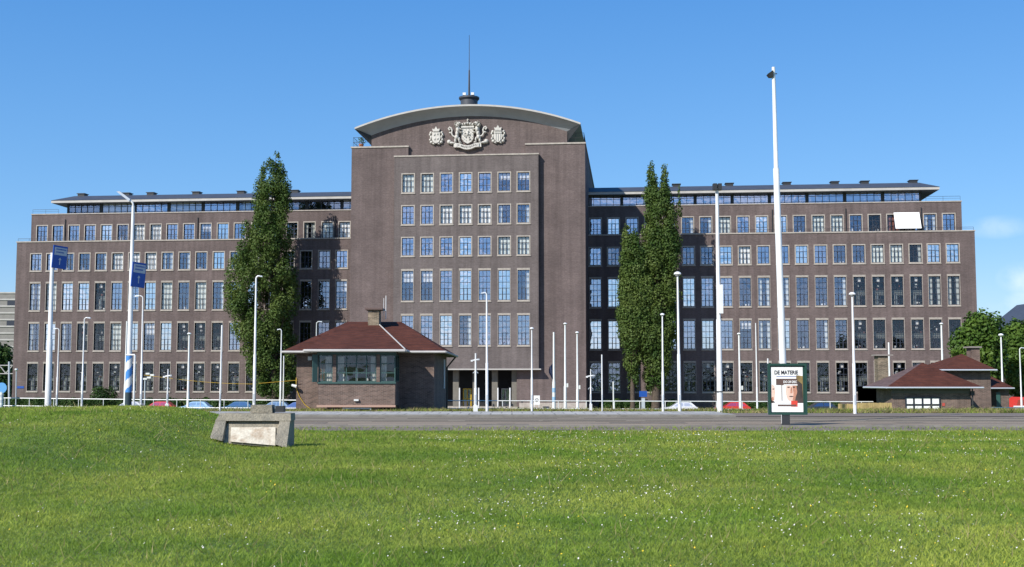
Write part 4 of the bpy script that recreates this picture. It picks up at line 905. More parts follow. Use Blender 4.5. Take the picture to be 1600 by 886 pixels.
# ------------------------------------------------------------------ lamp posts, masts
def post(xb, yb, yt, wpx, style, label, Y=None, d=1, cat='street lamp', group=None, name='street_lamp', arm=9, steps=True, box=None, head=None):
    if Y is None: Y = 1.74*F/(yb-589.4)
    base = at(xb, yb, Y); gz = float(T(base.x, Y))-.05; zt = at(xb, yt, Y).z; px = Y/F
    if base.z > gz+.3 or Y > 66: base.x = at(xb, min(yb, 640), Y).x
    h = zt-gz; r = wpx*px/2
    o = empty(name, (base.x, Y, gz)); o.rotation_euler = (R(rnd.uniform(-.3, .3)), R(rnd.uniform(-.35, .35)), 0); tag(o, label, cat, group)
    q = MB()
    q.box(-r*.5, r*.5, -r*1.04, 0, .5, .95, LGREY)
    if steps: q.tube([(0,0,0), (0,0,h*.42), (0,0,h*.425), (0,0,h*.99)], [r, r*.92, r*.72, r*.5], WHITE, 12)
    else: q.tube([(0,0,0), (0,0,h)], [r, r*.85], WHITE, 12)
    q.build('pole', o)
    if style == 'mushroom':
        q = MB(); R_ = (head or 6)*px; q.lathe([(r*.5, -R_*.3), (R_*.8, -.0), (R_, R_*.12), (R_*.8, R_*.55), (R_*.3, R_*.8)], (0, 0, h*.985), WHITE, 16); q.build('lamp_head', o)
        q = MB(); q.lathe([(R_*.25, -R_*.42), (R_*.6, -R_*.3), (R_*.7, -.01)], (0, 0, h*.985), mat('lamp_glass', (.35,.35,.33), .3) if 'lamp_glass' not in bpy.data.materials else bpy.data.materials['lamp_glass'], 14); q.build('lamp_glass', o)
    elif style == 'arm':
        L = arm*px; q = MB(); q.tube([(0,0,h*.98), (d*L*.06,0,h*.995), (d*L*.25,0,h+.02), (d*L*.55,0,h+.03)], r*.45, WHITE, 8); q.build('arm', o)
        q = MB(); hh = L*.16
        q.mesh([(d*L*.4,-hh,h+.0),(d*L*.4,hh,h+.0),(d*L,hh*.9,h-.03),(d*L,-hh*.9,h-.03),(d*L*.42,-hh*.6,h+hh*.9),(d*L*.42,hh*.6,h+hh*.9),(d*L*.92,hh*.5,h+hh*.8),(d*L*.92,-hh*.5,h+hh*.8)], [(0,3,2,1),(4,5,6,7),(0,1,5,4),(1,2,6,5),(2,3,7,6),(3,0,4,7)], LGREY); q.build('lamp_head', o)
    elif style == 'camera':
        q = MB(); zc = h-12*px; 
        q.tube([(-6*px, 0, zc-.5*px), (5*px, 0, zc+1.5*px)], 1.1*px, WHITE, 8); q.build('crossbar', o)
        q = MB(); q.box(-7.5*px, -4.5*px, -1.5*px, 1.5*px, zc-2*px, zc+.5*px, WHITE); q.build('camera', o); q = MB(); q.box(3*px, 6*px, -1.5*px, 1.5*px, zc+.2*px, zc+2.6*px, LGREY); q.build('camera', o)
        q = MB(); q.tube([(-4*px, 0, zc-20*px), (0, 0, zc-16*px), (4*px, 0, zc-20*px)], .5*px, LGREY, 6); q.build('bracket', o)
        q = MB(); q.box(-r*1.5, r*1.5, -r*1.5, r*1.5, 0, 14*px, WHITE); q.build('cabinet', o)
    if box:
        q = MB(); yy = (base.z, ) ; zb_ = at(xb, box, Y).z-gz; q.box(box_d*1.2*px if False else r*.9, r*.9+2.6*px, -.1, .1, zb_-3*px, zb_+3*px, WHITE); q.build('switch_box', o)
    return o, h, r, px
G1 = 'white lamp posts along the dike road'
post(88, 640, 514, 3, 'arm', 'thin white lamp post just right of the leftmost blue sign mast', d=-1, group=G1, arm=9)
post(127.5, 640.5, 497, 3.4, 'arm', 'white lamp post with head bent right, between the two blue sign masts', d=1, group=G1, arm=10)
post(194.5, 638, 500, 4, 'plain', 'white post close behind the blue and white striped mast', Y=84, cat='post', name='white_post')
post(220, 643, 463, 3.8, 'arm', 'tall white lamp post right of the striped mast, head bent left', d=-1, group=G1, arm=13)
post(261, 643, 576, 3.6, 'camera', 'short white camera post before the red parked car', cat='camera post', name='camera_post')
post(293.5, 637, 520, 4.6, 'mushroom', 'white lamp post before the front of the pale blue car', Y=90, group=G1, head=3.4)
post(343.5, 643.5, 508, 3, 'plain', 'plain thin white pole just left of the concrete block', cat='post', name='white_post', steps=False)
post(397, 641, 432, 5.2, 'arm', 'tall white lamp post before the left poplar, head bent right', d=1, group=G1, arm=10)
post(438, 637, 515, 3.2, 'arm', 'slim white lamp post between left poplar and gatehouse', Y=72, d=-1, group=G1, arm=7)
post(442.5, 637, 556, 2.2, 'plain', 'short thin white pole touching the gatehouse left side', Y=70, cat='post', name='white_post', steps=False)
post(492, 640, 503, 2.2, 'arm', 'lamp post of which only the top shows above the gatehouse roof, left of its chimney', Y=95, d=1, group=G1, arm=9)
post(743, 645, 551, 4.6, 'camera', 'short white camera post just right of the gatehouse', cat='camera post', name='camera_post')
post(761, 645, 458, 4.6, 'arm', 'tall white lamp post before the tower entrance, head bent left', d=-1, group=G1, arm=9)
post(831, 645, 512, 3.4, 'mushroom', 'white lamp post with domed head beside the notice board', group=G1, head=3.4)
post(883, 638, 504, 4.6, 'mushroom', 'white domed lamp post right of the navy flag', Y=96, group=G1, box=602, head=3)
post(902.5, 638, 518, 4.2, 'mushroom', 'white domed lamp post before the right edge of the tower', Y=98, group=G1, box=605, head=3)
post(923, 643, 576, 2.8, 'camera', 'short white camera post at the foot of the tower right edge', cat='camera post', name='camera_post')
post(941, 645, 554, 2.2, 'plain', 'plain thin white pole just right of the tower', cat='post', name='white_post', steps=False)
post(959, 638, 596, 2.4, 'plain', 'short thin white pole before the dark shaded wing wall', Y=90, cat='post', name='white_post', steps=False)
post(1036, 645, 490, 4, 'mushroom', 'white domed lamp post before the trunk of the right poplar', group=G1, head=3.6)
post(1062, 645, 426, 5.6, 'mushroom', 'tall white domed lamp post just right of the right poplar', group=G1, head=6)
post(1157, 639, 520, 4.4, 'mushroom', 'white lamp post with small head right of the thick antenna mast', Y=92, group=G1, box=606, head=3)
post(1183.5, 639, 503, 3, 'plain', 'slender white pole left of the poster board', Y=92, cat='post', name='white_post')
post(1201, 647, 560, 2.6, 'plain', 'thin white pole touching the left side of the poster board', cat='post', name='white_post', steps=False)
post(1336, 646.5, 458, 5.4, 'mushroom', 'tall white domed lamp post before the yellowish board fence', group=G1, head=5.5)
post(1391, 640, 535, 3, 'plain', 'white pole showing beside the left chimney of the pavilion', Y=90, cat='post', name='white_post', steps=False)
post(1474.5, 640, 504, 4.6, 'mushroom', 'white lamp post showing between the two red pavilion roofs', Y=92, group=G1, head=3)
post(1567.5, 640, 522, 4, 'mushroom', 'white domed lamp post before the leafy trees behind the porch', Y=95, group=G1, head=4)
post(1596.5, 640, 544, 3.2, 'arm', 'white lamp post cut by the right edge of the photo', Y=95, d=1, group=G1, arm=8)
# the giant mast, antenna mast, sign masts, flagpole
def mast(xb, Y, segs, label, cat, name='mast', lean=0):
    base = at(xb, 589.4+1.74*F/Y, Y); gz = float(T(base.x, Y))-.05; o = empty(name, (base.x, Y, gz)); tag(o, label, cat); q = MB(); pts = []; rs = []
    for y, w_ in segs: pts.append((lean*(999-y if y < 700 else 0)/900, 0, (at(xb, y, Y).z if y < 700 else gz)-gz)); rs.append(w_*Y/F/2)
    q.tube(pts, rs, WHITE, 16); q.build('pole', o); return o, gz, base.x
Y = 43.4; px = Y/F
o, gz, bxx = mast(1226.5, Y, [(999, 11), (264, 9.6), (262, 7.2), (105, 5.4)], 'very tall white mast rising behind the poster board', 'mast', lean=-.19)
zh = at(1210, 117, Y).z-gz; q = MB(); kx = -.18
q.mesh([(kx+x*.5, y*.5, zh+z*.5) for x, y, z in ((-.1,-.3,.3),(-.1,.3,.3),(-.5,.28,.02),(-.5,-.28,.02),(-.08,-.22,-.2),(-.08,.22,-.2),(-.36,.2,-.2),(-.36,-.2,-.2))], [(0,1,2,3),(4,7,6,5),(0,4,5,1),(1,5,6,2),(2,6,7,3),(3,7,4,0)], DARK); q.tube([(-.3, 0, zh+.06), (-.06, 0, zh+.04)], .02, DARK, 6); q.build('floodlight', o)
Y = 58.5; px = Y/F
o, gz, bxx = mast(1125, Y, [(999, 9.4), (500, 8), (498, 6.4), (290, 5.2)], 'thick white mast with a long white antenna box, right of the right poplar', 'mast')
q = MB(); q.box(-.02, .2, -.18, -.07, at(1120, 490, Y).z-gz, at(1120, 445, Y).z-gz, WHITE); q.build('antenna_panel', o)
zh = at(1120, 292, Y).z-gz
for s in (-1, 1): q = MB(); q.box(s*.12-.09, s*.12+.09, -.25, .1, zh-.18, zh+.14, DARK, Matrix.Rotation(0, 4, 'Z')); q.build('floodlight', o)
q = MB(); q.box(-.17, .2, -.17, .17, at(1120, 612, Y).z-gz, at(1120, 611, Y).z-gz, DARK); q.build('clamp_band', o)
def sign_panel(o, x0, z1, wd, ht, gz, yaw):
    M = Matrix.Translation((0, 0, z1))@Matrix.Rotation(yaw, 4, 'Z')@Matrix.Rotation(R(4), 4, 'Y')@Matrix.Translation((0, 0, -z1)); q = MB(); q.box(x0, x0+wd, -.16, -.10, z1-ht, z1, BLUE, M); q.box(x0+wd*.1, x0+wd*.95, -.168, -.1602, z1-ht*.42, z1-ht*.08, LGREY, M)
    so_ = q.build('sign_panel', o); q = MB()
    for k, (a, b) in enumerate(((.2, .85), (.2, .72))):
        x = a
        while x < b: l = rnd.uniform(.03, .08); q.box(x0+wd*x, x0+wd*(x+l), -.172, -.1682, z1-ht*(.19+.13*k), z1-ht*(.135+.13*k), BLUE, M); x += l+.02
    q.build('sign_lettering', so_); q = MB()
    q.prism([(x0+wd*a_, z1-ht*b_) for a_, b_ in ((.48, .84), (.54, .84), (.54, .62), (.62, .62), (.51, .52), (.40, .62), (.48, .62))], -.168, -.1602, LGREY, M)
    q.build('arrow', so_)
Y = 62; px = Y/F
o, gz, bxx = mast(74.5, Y, [(999, 9.6), (532, 8.6), (530, 7), (395, 5.8)], 'white mast with blue direction sign at far left', 'sign mast', 'sign_mast')
sign_panel(o, -.02, at(80, 383, Y).z-gz, .80, 1.2, gz, R(50))
Y = 60.5; px = Y/F
o, gz, bxx = mast(200, Y, [(999, 8.6), (420, 6.6), (418, 6), (322, 4.6)], 'tall lamp mast with blue direction sign and blue and white striped foot', 'lamp mast', 'lamp_mast')
sign_panel(o, -.02, at(200, 409, Y).z-gz, .78, 1.28, gz, R(50))
q = MB(); zt = at(204, 320, Y).z-gz; q.tube([(0, 0, zt-.05), (-.03, 0, zt+.1), (-.2, 0, zt+.25)], .05, WHITE, 8); q.build('arm', o)
q = MB(); M = Matrix.Translation((-.15, 0, zt+.2))@Matrix.Rotation(R(38), 4, 'Y')
q.mesh([M@Vector(p) for p in ((0,-.13,-.05),(0,.13,-.05),(-.85,.1,-.06),(-.85,-.1,-.06),(-.05,-.08,.07),(-.05,.08,.07),(-.75,.05,.05),(-.75,-.05,.05))], [(0,3,2,1),(4,5,6,7),(0,1,5,4),(1,2,6,5),(2,3,7,6),(3,0,4,7)], LGREY); q.build('lamp_head', o)
# striped sleeve: a helix of blue and white, dark foot
q = MB(); z0, z1 = at(200, 613, Y).z-gz, at(200, 556, Y).z-gz; r = 4.9*px; n = 24; nzz = 40
for j in range(nzz):
    for i in range(n):
        t0, t1 = 2*math.pi*i/n, 2*math.pi*(i+1)/n; a, b = z0+(z1-z0)*j/nzz, z0+(z1-z0)*(j+1)/nzz
        ph = ((j/nzz)*2.9+.55*i/n) % 1.0 if False else ((j/nzz)*2.0-(i/n)+2) % 1.0
        q.face([(r*math.cos(t0), r*math.sin(t0), a), (r*math.cos(t1), r*math.sin(t1), a), (r*math.cos(t1), r*math.sin(t1), b), (r*math.cos(t0), r*math.sin(t0), b)], STRB if ph < .5 else WHITE)
q.build('striped_sleeve', o); q = MB(); q.tube([(0, 0, 0), (0, 0, z0)], r*1.02, mat('dark_sleeve', (.02,.04,.05), .5), 16); q.build('dark_sleeve', o)
# small portal frame
o = empty('height_gauge', at(208.5, 643, 60)); tag(o, 'thin white post with short cross arm beside the striped mast', 'post'); q = MB(); h = (643-555)*60/F; q.tube([(0, 0, -.2), (0, 0, h)], .055, WHITE, 8); q.build('post', o); q = MB(); q.tube([(0, 0, h), (-.42, 0, h)], .04, WHITE, 8); q.build('cross_arm', o)
# flagpole with navy flag
Y = 92.0; px = Y/F
o, gz, bxx = mast(865.5, Y, [(999, 5.6), (600, 5), (590, 3.4), (519, 2.6)], 'white flagpole with a furled navy flag before the tower', 'flagpole', 'flagpole')
q = MB(); zt, zb_ = at(865, 568, Y).z-gz, at(865, 591, Y).z-gz
vs = []; n = 9
for j in range(7):
    for i in range(n): a = i/(n-1); z = zt+(zb_-zt)*j/6-.25*a*(1+.2*math.sin(j)); vs.append((-.08-.32*a*(.6+.4*math.sin(j*.7+.5)), .09*math.sin(a*9+j*.6), z))
q.mesh(vs, [(j*n+i, j*n+i+1, (j+1)*n+i+1, (j+1)*n+i) for j in range(6) for i in range(n-1)], mat('navy_cloth', (.015,.025,.07), .8), True); q.build('flag', o)
for k, (ya, yb_) in enumerate(((606, 613), (620, 628))): q = MB(); q.tube([(0, 0, at(865, yb_, Y).z-gz), (0, 0, at(865, ya, Y).z-gz)], 2.75*px, mat('pale_blue_band', (.25,.42,.60), .5), 12); q.build('blue_band', o)
# blue parking sign post by right poplar
Y = 88.0; bp = at(1005, 636, Y); o = empty('sign_post', (bp.x, Y, float(T(bp.x, Y)))); tag(o, 'small pale post with blue panel at the foot of the right poplar', 'sign post'); gz = float(T(bp.x, Y)); q = MB(); q.box(-.12, .12, -.1, .1, -.1, at(1005, 622, Y).z-gz, LGREY); q.build('post', o); q = MB(); q.box(-.3, .28, -.13, -.08, at(1005, 620, Y).z-gz, at(1005, 611, Y).z-gz, BLUE); q.build('sign_panel', o)

# ------------------------------------------------------------------ poster board
Y = 41.6; px = Y/F; bp = at(1228, 662, Y); gz = EYE-1.66
o = empty('poster_board', (bp.x, Y, gz), R(-3)); tag(o, 'green framed poster board with white theatre poster on a short dark post', 'poster board')
z0, z1 = at(1230, 648, Y).z-gz, at(1230, 568, Y).z-gz; hw = 29.8*px; cx = 3*px
q = MB(); t = .075
q.box(cx-hw, cx-hw+t, -.09, .09, z0, z1, GREENF); q.box(cx+hw-t, cx+hw, -.09, .09, z0, z1, GREENF); q.box(cx-hw+t, cx+hw-t, -.09, .09, z0, z0+t, GREENF); q.box(cx-hw+t, cx+hw-t, -.09, .09, z1-t, z1, GREENF); q.box(cx-hw+t, cx+hw-t, -.03, .07, z0+t, z1-t, GREENF); q.build('frame', o)
q = MB(); q.box(-.13, .13, -.07, .07, -.15, z0, DARK); q.build('foot', o)
q = MB(); xa, xb, za, zb2 = cx-hw+t+.03, cx+hw-t-.06, z0+t+.02, z1-t-.05; W_, H_ = xb-xa, zb2-za
PAPER = mat('poster_paper', (.80,.80,.78), .5); SK1 = mat('skin_pale', (.72,.50,.40), .6, .12, 4); SK2 = mat('skin_shade', (.42,.20,.13), .6, .35, 5); SKD = mat('poster_dark', (.05,.035,.03), .6, .5, 3); OLI = mat('poster_olive', (.20,.14,.05), .6, .5, 2); RED = mat('poster_red', (.6,.05,.03), .6); BRN = mat('poster_brown', (.10,.06,.05), .6)
q.box(xa, xb, -.036, -.0302, za, zb2, PAPER); po = q.build('poster', o)
PX = lambda a: xa+W_*a; PZ = lambda b: za+H_*b
lay = [-.0370]
def pr(pts, m, parent_mb):
    lay[0] -= .0004; v0 = lay[0]; parent_mb.face([(PX(a), v0, PZ(b)) for a, b in pts], m)
def ell(cx_, cz_, rx, rz, m, mb_, n=20, a0=0, a1=6.2832): pr([(cx_+rx*math.cos(a0+(a1-a0)*i/n), cz_+rz*math.sin(a0+(a1-a0)*i/n)) for i in range(n)], m, mb_)
pi_ = MB()
pr([(.80, .82), (1, .80), (1, .20), (.55, .20), (.62, .35), (.78, .62)], OLI, pi_); pr([(.84, .70), (.98, .62), (1, .20), (.66, .2), (.76, .35)], SKD, pi_)
ell(.63, .46, .17, .24, SK1, pi_, 24); pr([(.66, .68), (.78, .62), (.82, .45), (.74, .24), (.66, .22), (.70, .4)], SK2, pi_)
ell(.55, .55, .045, .014, SKD, pi_, 10); ell(.72, .55, .04, .014, SKD, pi_, 10); pr([(.62, .55), (.66, .55), (.67, .42), (.60, .42)], SK2, pi_); ell(.63, .345, .07, .012, SKD, pi_, 12); pr([(.48, .64), (.78, .64), (.72, .71), (.55, .71)], SK2, pi_)
pr([(0, .2), (.02, .62), (.10, .58), (.13, .45), (.10, .28), (.05, .2)], SK1, pi_); pr([(.0, .24), (.0, .32), (.07, .34), (.09, .27)], SK2, pi_); ell(.07, .51, .035, .012, SKD, pi_, 10)
pr([(0, .2), (.12, .21), (.08, .24), (.0, .26)], SKD, pi_)
pr([(.16, .74), (.83, .74), (.83, .60), (.16, .60)], BRN, pi_); pr([(.40, .615), (.83, .615), (.83, .59), (.40, .59)], PAPER, pi_)
pr([(.325, .60), (.345, .60), (.345, .25), (.325, .25)], BRN, pi_); pr([(.17, .245), (.62, .245), (.62, .19), (.17, .19)], PAPER, pi_)
pr([(.62, .25), (.82, .25), (.82, .12), (.62, .12)], RED, pi_); pr([(.20, .165), (.78, .165), (.78, .13), (.20, .13)], BRN, pi_)
pr([(.17, .80), (.80, .80), (.80, .79), (.17, .79)], BLUE, pi_)
pi_.build('poster_picture', po)
INKB = mat('poster_ink', (.02,.02,.03), .6)
def ptext(s, a, b, size, m, xs=.7, bold=.01):
    M = Matrix.Translation((PX(a), lay[0]-.002, PZ(b)))@Matrix.Rotation(math.pi/2, 4, 'X'); link('lettering', text_mesh(s, size, m, M, 'lettering', xs=xs, bold=bold), po)
ptext('DE MATERIE', .48, .84, .19, INKB, .80, .004); ptext('DO 29 DEC', .60, .645, .115, PAPER, .80, .003)

# ------------------------------------------------------------------ concrete block in the grass
Y = 27.0; q = MB(); c0 = at(395, 690, Y)
def C(x, y, Yd=Y): p = at(x, y, Yd); return Vector((p.x, p.y, p.z))
SB = empty('concrete_block', (c0.x, Y, c0.z)); tag(SB, 'weathered slanted concrete block with pale plate standing on the grass', 'concrete block'); O = Vector((c0.x, Y, c0.z))
def hexa(mb, f, b, m): mb.mesh([p-O for p in f+b], [(0,1,2,3),(7,6,5,4),(4,5,1,0),(5,6,2,1),(6,7,3,2),(7,4,0,3)], m)
dep = Vector((.10, 1.05, 0)); back = Vector((.0, .38, 0))
# cheeks lean back: feet forward, head behind
yf, yt = Y, Y+.42
bl, br = [C(328, 684, yf), C(347, 689, yf)], [C(429, 694, yf), C(447.5, 700, yf)]
top_l, top_r = [C(337, 657, yt), C(353, 657, yt)], [C(437, 657, yt), C(453.5, 657, yt)]
bk = Vector((0, .95, 0)); bt = Vector((0, .52, 0))
hexa(q, [bl[0], bl[1], top_l[1], top_l[0]], [bl[0]+bk, bl[1]+bk, top_l[1]+bt, top_l[0]+bt], CONC); q.build('cheek', SB); q = MB()
hexa(q, [br[0], br[1], top_r[1], top_r[0]], [br[0]+bk, br[1]+bk, top_r[1]+bt, top_r[0]+bt], CONC); q.build('cheek', SB)
q = MB(); hexa(q, [C(336, 657.6, yt-.02), C(454.5, 657.6, yt-.02), C(454, 646, yt+.06), C(344, 646, yt+.06)], [p+Vector((0,.56,0)) for p in (C(336, 657.6, yt-.02), C(454.5, 657.6, yt-.02), C(454, 646, yt+.0), C(344, 646, yt+.0))], CONC)
q.build('lintel', SB)
q = MB(); a = yt+.16; hexa(q, [C(391, 645.2, a), C(425.5, 645.2, a), C(424.5, 633, a), C(392, 633, a)], [C(391, 645.2, a)+Vector((0,.35,0)), C(425.5, 645.2, a)+Vector((0,.35,0)), C(424.5, 633, a)+Vector((0,.35,0)), C(392, 633, a)+Vector((0,.35,0))], CONC); q.build('top_stone', SB)
q = MB(); a = yt+.2; hexa(q, [C(430, 644, a), C(443, 644, a), C(443, 634.5, a), C(430, 634.5, a)], [p+Vector((0,.25,0)) for p in (C(430, 644, a), C(443, 644, a), C(443, 634.5, a), C(430, 634.5, a))], DARK); q.build('black_box', SB)
q = MB(); a = yf+.3; hexa(q, [C(346, 692, a-.12), C(430, 699, a-.12), C(437, 657.6, yt+.1), C(357, 657.6, yt+.1)], [p+Vector((0,.3,0)) for p in (C(346, 692, a), C(430, 699, a), C(437, 657.6, yt+.1), C(357, 657.6, yt+.1))], CONC); q.build('back_panel', SB)
q = MB(); hexa(q, [C(360, 690, a-.16), C(430, 696, a-.16), C(430.5, 667.5, yt-.02), C(361, 667.5, yt-.02)], [C(360, 690, a-.1), C(430, 696, a-.1), C(430.5, 667.5, yt+.06), C(362, 667.5, yt+.06)], PANELW); q.build('plate', SB)

# ------------------------------------------------------------------ trees
def leaves(centres, radii, n, size, rngl, flat=.55):
    """n leaf quads through the clumps; more towards the outside of each clump"""
    c = np.asarray(centres); r = np.asarray(radii); wgt = (r[:, 0]*r[:, 1]*r[:, 2])**(.75); wgt /= wgt.sum()
    k = rngl.choice(len(c), n, p=wgt); d = rngl.normal(size=(n, 3)); d /= np.linalg.norm(d, axis=1)[:, None]; s = rngl.uniform(.25, 1, n)**.45
    p = c[k]+d*r[k]*s[:, None]
    nrm = d+rngl.normal(size=(n, 3))*.55+np.array([0, 0, .25]); nrm /= np.linalg.norm(nrm, axis=1)[:, None]
    a = np.cross(nrm, rngl.normal(size=(n, 3))); a /= np.linalg.norm(a, axis=1)[:, None]; b = np.cross(nrm, a)
    sz = size*rngl.uniform(.6, 1.3, n)[:, None]
    q = np.stack([p-a*sz, p-b*sz*.6, p+a*sz, p+b*sz*.6], 1)
    return q.reshape(-1, 3)
def tree(name, px_, Yt, outline, label, cat, m, nleaf, size, seed, nclump=90, thin=.5, trunk=(.55, .4), group=None, depthk=.8, zb=None, lobes=()):
    """outline: list of (y_px, xl_px, xr_px) of the crown, measured and turned into metres at the tree's own distance"""
    r_ = np.random.default_rng(seed); rr2 = random.Random(seed); bx = at(px_, 630, Yt).x; gz = float(T(bx, Yt)); o = empty(name, (bx, Yt, gz)); tag(o, label, cat, group)
    oz_ = [(at(800, y, Yt).z-gz, at(l, y, Yt).x-bx, at(r, y, Yt).x-bx) for y, l, r in outline]; oz_.sort(); zz = [a[0] for a in oz_]
    z0, z1 = zz[0], zz[-1]; cs = []; rs = []
    wid = np.interp(np.linspace(z0, z1, 60), zz, [a[2]-a[1] for a in oz_]); zsamp = np.linspace(z0, z1, 60); pw_ = (wid+.8)/np.sum(wid+.8)
    for _ in range(nclump):
        z = float(r_.choice(zsamp, p=pw_))+r_.uniform(-.3, .3); l = np.interp(z, zz, [a[1] for a in oz_]); rt = np.interp(z, zz, [a[2] for a in oz_]); w_ = (rt-l)/2; c = (l+rt)/2
        t = r_.uniform(0, 6.2832); q_ = r_.uniform(.15, 1)**.5; rad = min(w_*.45, r_.uniform(.7, 1.5))*thin*2
        rad = max(rad, .3); x = c+math.cos(t)*max(w_-rad*.8, 0)*q_; y = math.sin(t)*max(w_*depthk-rad*.8, 0)*q_
        cs.append((x, y, min(z, z1-rad*.9))); rs.append((rad, rad, rad*r_.uniform(1.1, 2.0)))
    for lx, ly0, ly1, lw, ln in lobes:       # extra upright tips of a forked crown
        for k in range(ln):
            t = (k+.5)/ln; p_ = at(lx, ly0+(ly1-ly0)*t, Yt); w_ = lw*Yt/F*(.35+.65*t)*.5
            cs.append((p_.x-bx+r_.uniform(-.3, .3)*w_, r_.uniform(-.5, .5)*w_, p_.z-gz)); rs.append((w_, w_, max(w_, .6)*1.2))
    V = leaves(cs, rs, nleaf, size, r_)
    tri_mesh('crown', V, 4, [m], o)
    tb = MB(); H = z1*.9; top = (np.interp(H, zz, [(a[1]+a[2])/2 for a in oz_]), 0, H)
    tb.tube([(0, 0, -.3), (.05, 0, 1.0), (top[0]*.3, .1, H*.4), (top[0]*.7, 0, H*.7), top], [trunk[0]*1.25, trunk[0], trunk[0]*.75, trunk[0]*.4, .05], BARK, 10)
    tk = tb.build('trunk', o)
    lb = MB()
    for k in range(0, min(34, nclump)):
        c = cs[k]; zs_ = max(1.5, c[2]*rr2.uniform(.45, .7)); s_ = (np.interp(zs_, [0, H], [0, top[0]]), 0, zs_); mid = ((s_[0]+c[0])*.5+.1, c[1]*.55, (zs_+c[2])*.48)
        lb.tube([s_, mid, c], [.14, .09, .03], BARK, 6, False)
    lb.build('limb', tk)
    return o
YT = 155.8
tree('poplar_tree', 428, YT, [(238, 425, 436), (250, 418, 444), (262, 404, 447), (280, 398, 452), (300, 392, 458), (330, 386, 458), (360, 372, 462), (400, 356, 466), (440, 348, 470), (480, 346, 470), (510, 354, 472), (540, 368, 474), (580, 386, 472), (612, 398, 464)],
     'tall pyramidal poplar with dense dark green crown before the left wing', 'poplar', POPL, 80000, .145, 11, nclump=460, thin=.36, lobes=((411, 258, 320, 20, 10), (452, 282, 330, 14, 6)))
tree('poplar_tree', 1024, 150.6, [(298, 1008, 1050), (306, 1007, 1052), (330, 1004, 1062), (380, 997, 1066), (420, 988, 1067), (460, 984, 1066), (500, 976, 1064), (540, 985, 1058), (570, 1000, 1050), (612, 1008, 1040)],
     'tall poplar with forked top before the right wing, the taller of the two there', 'poplar', POPL, 76000, .145, 12, nclump=420, thin=.36, lobes=((1018, 257, 318, 28, 16), (1038, 260, 318, 24, 16), (1061, 292, 340, 12, 6)))
tree('poplar_tree', 988, 149.8, [(352, 972, 986), (368, 968, 1000), (400, 968, 1014), (440, 964, 1020), (480, 960, 1022), (520, 962, 1018), (560, 972, 1008), (604, 980, 1000)],
     'lower poplar leaning against the left side of the forked one', 'poplar', POPL, 44000, .145, 13, nclump=300, thin=.44, trunk=(.3, .2))
BG = 'leafy trees behind the pavilion'
tree('broadleaf_tree', 1513, 118, [(496, 1535, 1552), (504, 1512, 1566), (520, 1498, 1572), (540, 1483, 1574), (560, 1480, 1572), (590, 1490, 1570), (612, 1510, 1560)], 'bright green round tree overlapping the right end of the building', 'tree', BROAD, 20000, .2, 14, nclump=90, thin=.6, trunk=(.3, .2), group=BG)
tree('broadleaf_tree', 1590, 124, [(506, 1575, 1600), (520, 1565, 1622), (545, 1560, 1630), (580, 1562, 1628), (612, 1575, 1610)], 'green round tree at the right edge of the photo', 'tree', BROAD, 16000, .2, 15, nclump=80, thin=.6, trunk=(.3, .2), group=BG)
tree('broadleaf_tree', 4, 205, [(540, -10, 12), (552, -22, 22), (575, -26, 24), (600, -24, 24), (622, -18, 20)], 'dark green tree beyond the left end of the building', 'tree', HEDG, 9000, .3, 16, nclump=60, thin=.7, trunk=(.3, .2))
# shrub and hedges at the foot of the building
def bush(name, x0, x1, Yb, h, dpt, label, cat, seed, n, px_=True):
    r_ = np.random.default_rng(seed); a, b = at(x0, 630, Yb).x, at(x1, 630, Yb).x; gz = float(T(a, Yb)); N = max(3, int((b-a)/1.2)); cs = [((b-a)*(i+.5)/N-(b-a)/2+r_.uniform(-.3, .3), r_.uniform(-dpt, dpt)*.3, h*.5+r_.uniform(-.1, .12)) for i in range(N)]; rs = [(.95, dpt*.6, h*.52)]*N
    o = tri_mesh(name, leaves(cs, rs, n, .13, r_), 4, [HEDG], None, ((a+b)/2, Yb, gz)); tag(o, label, cat); return o
bush('hedge', -10, 330, 156, 1.75, 1.0, 'long low green hedge at the foot of the left wing', 'hedge', 21, 30000)
bush('hedge', 330, 545, 156, 1.5, 1.0, 'low green hedge behind the cars under the left poplar', 'hedge', 24, 16000)
bush('hedge', 940, 1060, 152, 1.65, 1.0, 'low green hedge under the right poplar', 'hedge', 22, 12000)
bush('hedge', 1130, 1310, 150, 1.45, 1.0, 'low green hedge behind the poster board along the right wing', 'hedge', 23, 14000)
bush('shrub', 152, 172, 152, 3.4, 1.0, 'rounded dark shrub rising above the hedge of the left wing', 'shrub', 25, 3000)

